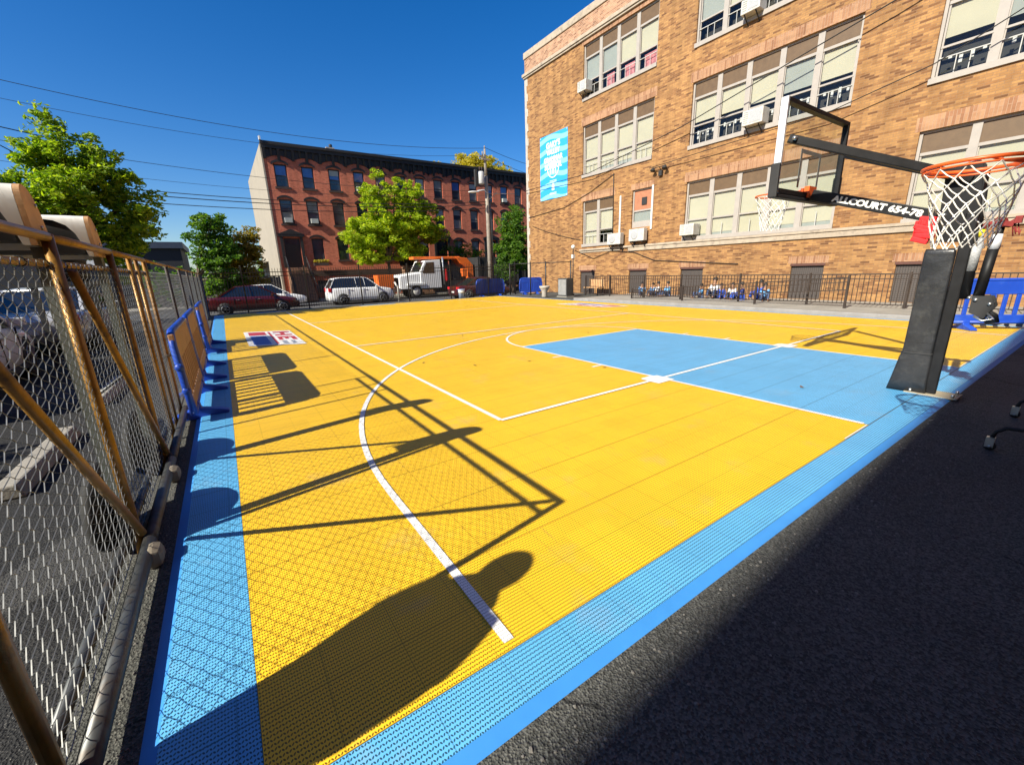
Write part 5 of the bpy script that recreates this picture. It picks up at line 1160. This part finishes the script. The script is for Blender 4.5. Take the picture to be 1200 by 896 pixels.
# scalloped frieze between the brackets
mb = MB()
for k in range(len(cols)):
    cx = cols[k]; w2 = 1.02; pts = [(cx - w2, RZ1 - .861)]
    pts += [(cx - w2 + 2 * w2 * j / 12, RZ1 - 1.22 + .34 * sin(pi * j / 12) ** .7) for j in range(13)] + [(cx + w2, RZ1 - .861)]
    for (p0, p1) in zip(pts[1:-1], pts[2:-1]):
        mb.add([(p0[0], RY - .05, p0[1]), (p1[0], RY - .05, p1[1]), (p1[0], RY - .05, RZ1 - .861), (p0[0], RY - .05, RZ1 - .861), (p0[0], RY - .004, p0[1]), (p1[0], RY - .004, p1[1])], [(0, 1, 2, 3), (0, 4, 5, 1)])
mb.build('frieze', M_bcorn, rb)
def arch_cap(q, cx, w2, z0, rise, y0, y1):
    n_ = 10; vs = []
    for j in range(n_ + 1):
        u = -1 + 2 * j / n_; zi = z0 + rise * (1 - u * u); x = cx + u * w2
        vs += [(x, y0, zi), (x, y0, zi + .16), (x, y1, zi), (x, y1, zi + .16)]
    fs = []
    for j in range(n_):
        i = 4 * j; fs += [(i, i + 4, i + 5, i + 1), (i + 1, i + 5, i + 7, i + 3), (i, i + 2, i + 6, i + 4)]
    fs += [(0, 1, 3, 2), (4 * n_, 4 * n_ + 2, 4 * n_ + 3, 4 * n_ + 1)]
    q.add(vs, fs)
wrnd = random.Random(11)
M_paneb = mat('sky_blue_pane', (.05, .12, .34), .08, var=.3, scale=1, spec=.8)
M_curt = mat('dull_curtain', (.20, .20, .18), .8, var=.25, scale=3)
for h in H3:
    isdoor = (h[1] - h[0]) > 1.1; bs = h[3] < 1.3
    cx = (h[0] + h[1]) / 2; y = RY
    q = MB()
    if bs:
        q.bb(h[0], h[1], y + .12, y + .2, h[2], h[3]); q.build('basement_window', M_wpane, rb); continue
    if isdoor:
        q.bb(h[0], h[1], y + .14, y + .2, h[2], h[3]); d_o = q.build('front_door', mat('black_door', (.015, .014, .013), .4), rb)
        q = MB(); q.bb(h[0] + .15, h[1] - .15, y + .132, y + .139, h[3] - .5, h[3] - .12); q.build('fanlight', M_wpane, d_o)
        q = MB()
        for s in (-1, 1): q.bb(cx + s * .76 - .11, cx + s * .76 + .11, y - .12, y - .002, h[2], h[3] + .12)
        q.bb(cx - 1.0, cx + 1.0, y - .2, y - .002, h[3] + .12, h[3] + .3)
        q.add([(cx + a, y - d, z_) for d in (.22, .0) for a, z_ in ((-1.05, h[3] + .302), (1.05, h[3] + .302), (0, h[3] + .72))], [(0, 1, 2), (5, 4, 3), (0, 3, 4, 1), (1, 4, 5, 2), (2, 5, 3, 0)])
        q.build('door_surround', M_bcorn, d_o); continue
    w2 = (h[1] - h[0]) / 2; zm = (h[2] + h[3]) / 2
    for a in ((h[0], h[0] + .09, h[2], h[3]), (h[1] - .09, h[1], h[2], h[3]), (h[0] + .09, h[1] - .09, h[3] - .09, h[3]), (h[0] + .09, h[1] - .09, h[2], h[2] + .08), (h[0] + .09, h[1] - .09, zm - .035, zm + .035)): q.bb(a[0], a[1], y + .09, y + .17, a[2], a[3])
    w_ = q.build('window', M_blackm, rb)
    up_, lo_ = MB(), MB(); up_.bb(h[0] + .09, h[1] - .09, y + .13, y + .14, zm + .035, h[3] - .09); lo_.bb(h[0] + .09, h[1] - .09, y + .12, y + .13, h[2] + .08, zm - .035)
    r = wrnd.random()
    r2 = wrnd.random()
    if r2 < .45:
        q = MB(); q.bb(h[0] + .1, h[1] - .1, y + .104, y + .108, h[3] - .09 - (h[3] - h[2]) * wrnd.choice((.25, .4, .55)), h[3] - .09); q.build('roller_shade', M_curt if r2 < .25 else M_blindg, w_)
    elif r2 < .55:
        q = MB(); q.bb(cx - .28, cx + .28, y - .22, y + .12, h[2] + .09, h[2] + .46); q.build('window_unit', M_blindg, w_)
    up_.build('upper_pane', M_paneb if (h[2] > 8 and r < .75) else (M_curt if r < .3 else M_wpane), w_); lo_.build('lower_pane', M_curt if r > .8 else M_wpane, w_)
    q = MB(); q.bb(h[0] - .12, h[1] + .12, y - .07, y + .09, h[2] - .16, h[2] - .002); q.build('sill', M_brownstone, w_)
    q = MB(); arch_cap(q, cx, w2 + .14, h[3] - .06, .22, y - .075, y - .003); q.build('lintel', M_bcorn, w_, fix=True)
    q = MB(); arch_cap(q, cx, w2 + .02, h[3] - .04, .10, y - .02, y + .14)
mb = MB()
for a, b_, h_ in ((2.9, 3.6, .62), (8.3, 8.8, .5), (15.2, 15.7, .4)): mb.bb(a, b_, RY + 1.5, RY + 2.1, RZ1 - .2, RZ1 + h_)
ch = mb.build('chimney', M_quoin, rb)
mb = MB(); mb.lathe([(.13, 0), (.16, .22), (.12, .3)], (3.35, RY + 1.8, RZ1 + .62), 12); mb.build('chimney_pot', M_blackm, ch)
mb = MB(); mb.bb(RX0 - .14, RX0 - .02, RY - .5, RY - .2, RZ1 + .05, RZ1 + .3); mb.build('finial', M_white, rb)
mb = MB(); mb.bb(cols[0] + 1.0, RX1, RY - .06, RY - .003, 1.55, 2.05); mb.build('water_table', M_brownstone, rb)
def stoop(cx, nm):
    n_ = 12; mb = MB(); z1 = 2.33; z0 = SZ + .14
    for k in range(n_):
        zt_ = z1 - (z1 - z0) * k / n_; mb.bb(cx - .72, cx + .72, RY - 1.0 - .27 * (k + 1), RY - 1.0 - .27 * k - (0.002 if k else 0), z0, zt_ - .0)
    mb.bb(cx - .72, cx + .72, RY - .998, RY - .003, z0, z1); st = mb.build('stoop', M_step, rb)
    mb = MB()
    for s in (-1, 1):
        mb.tube([(cx + s * .78, RY - .2, z1 + .9), (cx + s * .78, RY - 1.0, z1 + .9), (cx + s * .78, RY - 1.0 - .27 * n_, z0 + 1.0), (cx + s * .78, RY - 1.1 - .27 * n_, z0)], .03, 6)
        for k in range(0, n_, 1): zz_ = z1 - (z1 - z0) * k / n_; mb.tube([(cx + s * .78, RY - 1.0 - .27 * k, zz_ - .1), (cx + s * .78, RY - 1.0 - .27 * k, zz_ + .9)], .014, 5)
    mb.build('handrail', M_picket, st)
for k in doors[:4]: stoop(cols[k], k)
mb = MB()
for k in range(150): x_ = .4 + k * .16; mb.bb(x_, x_ + .02, RY - 1.6, RY - 1.58, SZ + .14, SZ + 1.5)
for z_ in (.3, 1.35): mb.bb(.3, 24.4, RY - 1.605, RY - 1.575, SZ + z_, SZ + z_ + .03)
o = mb.build('areaway_railing', M_picket); tag(o, 'black iron railing along the front of the brick row', 'railing')
wb_ = thing('window_box', 'planted window box under a parlour window of the brick row', 'planter', (.8, RY - .3, 2.55), 'window boxes on the brick row')

# ------------------------------------------------------------------ trees and plants
def leaves_mesh(q, rnd, c, sp, n_, s):
    for _ in range(n_):
        while True:
            d = V((rnd.uniform(-1, 1), rnd.uniform(-1, 1), rnd.uniform(-1, 1)))
            if d.length_squared < 1: break
        p = V(c) + V((d.x * sp[0], d.y * sp[1], d.z * sp[2]))
        a = V((rnd.gauss(0, 1), rnd.gauss(0, 1), rnd.gauss(0, .55) - .25)).normalized(); b = a.cross(V((rnd.gauss(0, 1), rnd.gauss(0, 1), rnd.gauss(0, 1)))).normalized()
        k = s * rnd.uniform(.45, 1.35); w_ = k * rnd.uniform(.30, .48); n2 = a.cross(b) * (k * .12)
        q.add([p - a * k * .5, p + b * w_ * .6 - n2, p + a * k * .6, p - b * w_ * .6 - n2], [(0, 1, 2, 3)])
def tree(name, label, base, trunk_h, r0_, blobs, nclump, nleaf, leaf, mat_, seed, group=None, clump=.55, lobes=None):
    """blobs: ellipsoids (centre, radii) that the limbs reach into and the leaf clumps fill"""
    rnd = random.Random(seed); t = thing(name, label, 'tree', base, group); B = V(base)
    q = MB(); top = B + V((rnd.uniform(-.1, .1), rnd.uniform(-.1, .1), trunk_h)); q.tube([B, B.lerp(top, .5) + V((rnd.uniform(-.06, .06), rnd.uniform(-.06, .06), 0)), top], [r0_ * 1.25, r0_, r0_ * .75], 10)
    L = MB(); vol = [b[1][0] * b[1][1] * b[1][2] for b in blobs]; tot = sum(vol)
    for (c, R), v_ in zip(blobs, vol):
        c = V(c)
        mid = top.lerp(c, .5) + V((rnd.uniform(-.2, .2), rnd.uniform(-.2, .2), .1)); q.tube([top, mid, c], [r0_ * .6, r0_ * .4, r0_ * .2], 7)
        for k in range(max(4, int(nclump * v_ / tot))):
            while True:
                d = V((rnd.gauss(0, 1), rnd.gauss(0, 1), rnd.gauss(0, 1)))
                if d.length > .1: break
            d.normalize(); f = rnd.uniform(.35, 1.02) if rnd.random() < .85 else rnd.uniform(1.0, 1.16)
            p = c + V((d.x * R[0], d.y * R[1], d.z * R[2])) * f
            if k % 6 == 0: q.tube([c.lerp(mid, rnd.random()), c.lerp(p, .55) + V((0, 0, .05)), p], [r0_ * .16, r0_ * .10, r0_ * .04], 5)
            cs = clump * rnd.uniform(.6, 1.25) * (1 - .3 * max(0, f - .8)); leaves_mesh(L, rnd, p, (cs, cs, cs * .6), int(nleaf * rnd.uniform(.6, 1.3)), leaf)
    q.build('trunk', M_bark, t); L.build('crown', mat_, t); return t
tree('maple_tree', 'large green maple rising behind the chain link fence at left', (-10.9, 20.2, 0), 2.6, .20,
     [((-10.6, 20, 4.7), (1.3, 1.5, 1.2)), ((-9.7, 20.2, 5.3), (.75, .9, .85)), ((-10.6, 20, 6.2), (.55, .6, .95)), ((-10.95, 20, 5.7), (.7, .7, .6)), ((-9.7, 20.2, 6.1), (.5, .55, .5)), ((-12.6, 20.1, 4.6), (.9, 1.0, .7)), ((-9.0, 20.2, 4.6), (.75, .9, .75)), ((-8.55, 20, 3.9), (.45, .7, .4)), ((-9.5, 20, 3.4), (.9, 1.2, .8)), ((-9.7, 20, 2.4), (.5, .9, .7)), ((-11.9, 20, 4.1), (1.2, 1.3, .75)), ((-13.6, 20.2, 4.3), (1.2, 1.3, 1.0)), ((-11.2, 20, 3.0), (1.3, 1.3, .8))], 680, 60, .16, L_green, 5, clump=.34)
tree('street_tree', 'bright green tree standing in front of the red brick row', (6.1, 37.2, SZ + .14), 2.9, .16,
     [((6.15, 37.20, 5.47), (2.50, 2.16, 1.82)), ((9.56, 37.20, 5.92), (1.70, 1.70, 1.48)), ((3.65, 37.20, 4.67), (1.70, 1.59, 1.48)), ((5.47, 37.20, 7.85), (1.36, 1.36, 1.36)), ((8.19, 37.20, 8.08), (1.48, 1.36, 1.36)), ((10.69, 37.20, 5.12), (1.02, 1.25, 0.91)), ((5.69, 37.20, 9.67), (0.40, 0.57, 0.68)), ((7.28, 37.20, 9.21), (0.57, 0.57, 0.68)), ((4.56, 37.20, 3.31), (1.48, 1.48, 0.91)), ((7.74, 37.20, 3.88), (2.04, 1.59, 1.02)), ((10.01, 37.20, 7.40), (0.91, 1.02, 0.91))], 640, 66, .25, L_bright, 8, clump=.45)
tree('street_tree', 'dark green tree squeezed between the utility pole and school corner', (15.0, 30.5, SZ), 2.0, .13,
     [((15.2, 30.5, 3.2), (1.9, 1.6, 1.7)), ((15.3, 30.5, 5.2), (1.4, 1.3, 1.4)), ((15.2, 30.5, 6.6), (.7, .7, .7)), ((14.3, 30.5, 2.0), (1.3, 1.3, 1.0))], 170, 60, .26, L_dark, 21, clump=.5)
tree('street_tree', 'dark green tree left of the cream side wall', (-8.0, 35.5, SZ), 2.0, .14, [((-6.7, 35.5, 4.9), (1.1, 1.2, 1.0)), ((-7.4, 35.5, 4.4), (.8, 1.0, .8)), ((-6.2, 35.5, 3.4), (1.0, 1.2, 1.0)), ((-7.2, 35.5, 2.9), (.9, 1.1, 1.0)), ((-6.6, 35.5, 1.4), (1.2, 1.1, 1.2))], 150, 60, .26, L_dark, 31, clump=.45)
tree('street_tree', 'olive and rust coloured tree beside the cream side wall', (-5.5, 37.0, SZ), 1.2, .14, [((-5.3, 37, 3.4), (1.2, 1.3, 1.5)), ((-4.4, 37, 3.6), (.7, 1.1, 1.5)), ((-6.0, 37, 2.3), (.9, 1.2, 1.4)), ((-4.9, 37, 1.4), (1.2, 1.2, 1.4)), ((-4.7, 37, 4.7), (.7, .8, .6))], 170, 60, .22, L_autumn, 33, clump=.45)
tree('yellow_tree', 'yellow autumn tree showing above the black cornice', (24.0, 56, SZ), 9, .3, [((25.6, 56, 15.9), (2.4, 2.4, 1.7)), ((28.8, 56, 15.6), (2.2, 2.2, 1.8)), ((31.6, 56, 15.0), (1.5, 1.8, 1.4)), ((20.9, 58, 15.5), (.8, 1.0, 1.0))], 240, 60, .36, L_yellow, 41, clump=.9)
tree('street_tree', 'low dark green bushy tree behind the truck', (14.0, 38.2, SZ), 1.5, .10, [((13.6, 38.2, 3.4), (1.8, 1.0, 1.0)), ((15.2, 38.2, 3.1), (1.4, .9, .8))], 70, 36, .2, L_dark, 43, clump=.4)
lot = ['nearest the camera by the fence', 'second from the camera by the fence', 'third from the camera by the fence', 'farthest by the fence', 'nearest the camera in the back row', 'in the middle of the back row', 'farthest in the back row']
for k, (x_, y_, cz) in enumerate(((-16.2, -1.0, 3.7), (-16.3, 3.6, 3.6), (-16.1, 8.4, 3.7), (-16.2, 13.4, 3.7), (-20.6, 1.4, 5.2), (-20.4, 6.4, 5.3), (-20.6, 11.4, 5.2))):
    tree('shade_tree', 'broad green tree shading the lot, ' + lot[k], (x_, y_, 0), cz - 1.6, .16, [((x_, y_, cz), (2.0, 2.5, 1.0)), ((x_ - .3, y_ + 1.6, cz - .4), (1.6, 1.5, .9)), ((x_ - .3, y_ - 1.6, cz - .3), (1.6, 1.5, .9))], 150, 60, .30, L_green, 50 + k, 'trees shading the parking lot', clump=.5)
def shrub(label, c, R, mat_, seed, n_=40, s=.12, cat='shrub'):
    rnd = random.Random(seed); t = thing('shrub', label, cat, (c[0], c[1], c[2] - R[2])); L = MB()
    for _ in range(n_):
        d = V((rnd.gauss(0, 1), rnd.gauss(0, 1), rnd.gauss(0, 1))).normalized() * rnd.uniform(.3, 1)
        leaves_mesh(L, rnd, V(c) + V((d.x * R[0], d.y * R[1], d.z * R[2])), (.16, .16, .12), 24, s)
    L.build('foliage', mat_, t); q = MB()
    for k in range(4): q.tube([(c[0], c[1], c[2] - R[2]), (c[0] + R[0] * .5 * cos(k * 1.6), c[1] + R[1] * .5 * sin(k * 1.6), c[2])], .02, 5)
    q.build('stem', M_bark, t)
rnd = random.Random(3); L = MB(); q = MB(); q.bb(.2, 1.4, RY - .42, RY - .16, 2.45, 2.7); q.build('box', M_brownstone, wb_)
for k in range(16): leaves_mesh(L, rnd, (.25 + .075 * k, RY - .3, 2.85), (.14, .12, .16), 12, .13)
L.build('foliage', L_yellow, wb_)
shrub('dark shrub against the low building past the fence', (-9.6, 33.5, 1.3), (1.6, 1.0, 1.5), L_dark, 60, 70, .16)

# ------------------------------------------------------------------ background left
lb_ = thing('garage_building', 'low dark flat roofed building beyond the left fence', 'building', (-15.5, 40, SZ))
q = MB(); q.bb(-24, -8.9, 40, 48, SZ - .1, 3.9); q.build('wall', mat('dark_grey_wall', (.022, .024, .03), .8), lb_)
q = MB(); q.bb(-24.2, -8.7, 39.8, 48.2, 3.9, 4.35); q.build('roof_edge', mat('slate_blue_trim', (.04, .055, .09), .6), lb_)
q = MB(); q.bb(-15.5, -11.3, 39.93, 39.995, 2.7, 3.2); q.build('sign_band', M_wshell, lb_)
q = MB(); q.bb(-15.3, -11.4, 39.95, 39.995, .8, 2.4); q.build('window', M_wpane, lb_)
q = MB()
for x_ in (-14.2, -11.6): q.bb(x_ - .4, x_ + .4, 42, 42.8, 4.35, 4.7)
q.build('roof_vent', M_blackm, lb_)
bf = thing('board_fence', 'grey wooden board fence along the far pavement', 'fence', (-6.5, 37.6, SZ))
q = MB(); x_ = -11.5; k = 0
while x_ < -2.7: q.bb(x_, x_ + .17, 38.6 - .01 * (k % 2), 38.64, SZ + .14, SZ + 2.1 + .03 * sin(k * 2.1)); x_ += .18; k += 1
q.build('board_panel', M_greyf, bf)
q = MB()
for x_ in (-9.5, -9.2, -5.9, -5.6): q.bb(x_ - .06, x_ + .06, 38.5, 38.585, SZ + .14, SZ + 2.25)
q.build('post', M_quoin, bf)
# the neighbour building behind the photographer, which throws the long straight shade along the baseline
nb = thing('brick_building', 'red brick building behind the camera that shades the baseline', 'building', (-8, -8, 0)); nb.rotation_euler = (0, 0, 0)
sl = .031; h_ = 13.0; y_at = lambda x: -.385 + sl * (x + 17.2 + 5.8) - .2219 * h_
q = MB(); A, Bx = -46, 24; ya, yb = y_at(A), y_at(Bx)
WH = []
q.add([(A, ya, -.2), (Bx, yb, -.2), (Bx, yb, h_), (A, ya, h_), (A, ya - 12, -.2), (Bx, yb - 12, -.2), (Bx, yb - 12, h_), (A, ya - 12, h_)], [(0, 1, 2, 3), (5, 4, 7, 6), (1, 5, 6, 2), (4, 0, 3, 7), (3, 2, 6, 7)]); q.build('wall', M_redbrick, nb)
for k in range(16):
    for z_ in (1.2, 4.8, 8.4):
        x_ = -38 + k * 3.8; q = MB(); y_ = y_at(x_); q.bb(x_ - .7, x_ + .7, y_ - .05, y_ + .06, z_, z_ + 2.2); w_ = q.build('window', M_wpane, nb)
        q = MB(); q.bb(x_ - .8, x_ + .8, y_ - .05, y_ + .12, z_ - .14, z_ - .002); q.build('sill', M_stone, w_)
# a few curled leaves blown on the court
rnd = random.Random(9)
for (x_, y_, rz) in ((-4.05, 5.7, .4), (-3.45, 4.9, 1.9), (-2.55, 4.55, 2.2), (-.9, .95, .8), (-1.95, 3.35, 2.9), (-2.0, 8.1, 1.2), (.5, 6.2, .3)):
    q = MB(); s = .045; q.add([(-s, 0, .012), (-s * .3, s * .5, .004), (s, 0, .016), (-s * .3, -s * .5, .004), (0, 0, .0)], [(0, 4, 1), (1, 4, 2), (2, 4, 3), (3, 4, 0)])
    o = q.build('fallen_leaf', mat('dry_leaf', (.14, .07, .03), .8)); o.location = (x_, y_, CT + .004); o.rotation_euler = (0, 0, rz)
    tag(o, 'small dry brown leaf lying on the court tiles', 'leaf', 'fallen leaves on the court')

# far wood closing the horizon
rnd = random.Random(77); L = MB()
for k in range(900):
    x_ = rnd.uniform(-75, 40); hh = 4.2 + 1.6 * sin(x_ * .21) + 1.1 * sin(x_ * .53 + 1); leaves_mesh(L, rnd, (x_, 92 + rnd.uniform(-3, 3), SZ + rnd.random() ** .7 * hh), (1.3, 1.0, .8), 14, .8)
tag(L.build('far_wood', L_dark, org=(-10, 92, SZ)), 'band of dark green trees far beyond the street', 'trees', None, 'stuff')

# loose grit along the court edges near the camera
rnd = random.Random(5); q = MB()
def stone(x_, y_, s_):
    a = rnd.uniform(0, 6); vs = [(x_ + s_ * cos(a + k * 1.26) * rnd.uniform(.7, 1.2), y_ + s_ * sin(a + k * 1.26) * rnd.uniform(.7, 1.2), .001) for k in range(5)] + [(x_ + s_ * .5 * cos(a + k * 1.26), y_ + s_ * .5 * sin(a + k * 1.26), s_ * rnd.uniform(.5, .9)) for k in range(5)]
    q.add(vs, [(k, (k + 1) % 5, 5 + (k + 1) % 5, 5 + k) for k in range(5)] + [(5, 6, 7, 8, 9)])
for _ in range(420):
    x_ = rnd.uniform(-6.9, -.5); stone(x_, -.30 - abs(rnd.gauss(0, .25)), rnd.uniform(.003, .010))
for _ in range(220): stone(-7.335 - abs(rnd.gauss(0, .06)), rnd.uniform(.2, 4.5), rnd.uniform(.003, .009))
tag(q.build('grit', mat('grit_stone', (.16, .15, .135), .9, var=.4, scale=90), org=(-4, -.5, 0)), 'loose grit scattered on the asphalt along the court edge', 'grit', None, 'stuff')

for k, (x_, y_) in enumerate(((-8.35, 1.35), (-8.4, 4.1), (-8.4, 7.0))):
    q = MB(); q.prism([(x_ - .09, .004), (x_ + .09, .004), (x_ + .06, .12), (x_ - .06, .12)], 'y', y_ - .8, y_ + .8) if False else q.add([(x_ + a, y_ + b, c) for b in (-.8, .8) for a, c in ((-.10, .005), (.10, .005), (.065, .12), (-.065, .12))], [(0, 1, 2, 3), (7, 6, 5, 4), (0, 4, 5, 1), (1, 5, 6, 2), (2, 6, 7, 3), (3, 7, 4, 0)])
    tag(q.build('wheel_stop', M_conc, bevel=.015), ['concrete wheel stop on the lot behind the nearest fence section', 'concrete wheel stop on the lot behind the third fence section', 'concrete wheel stop on the lot beside the white car'][k], 'wheel stop', 'concrete wheel stops')
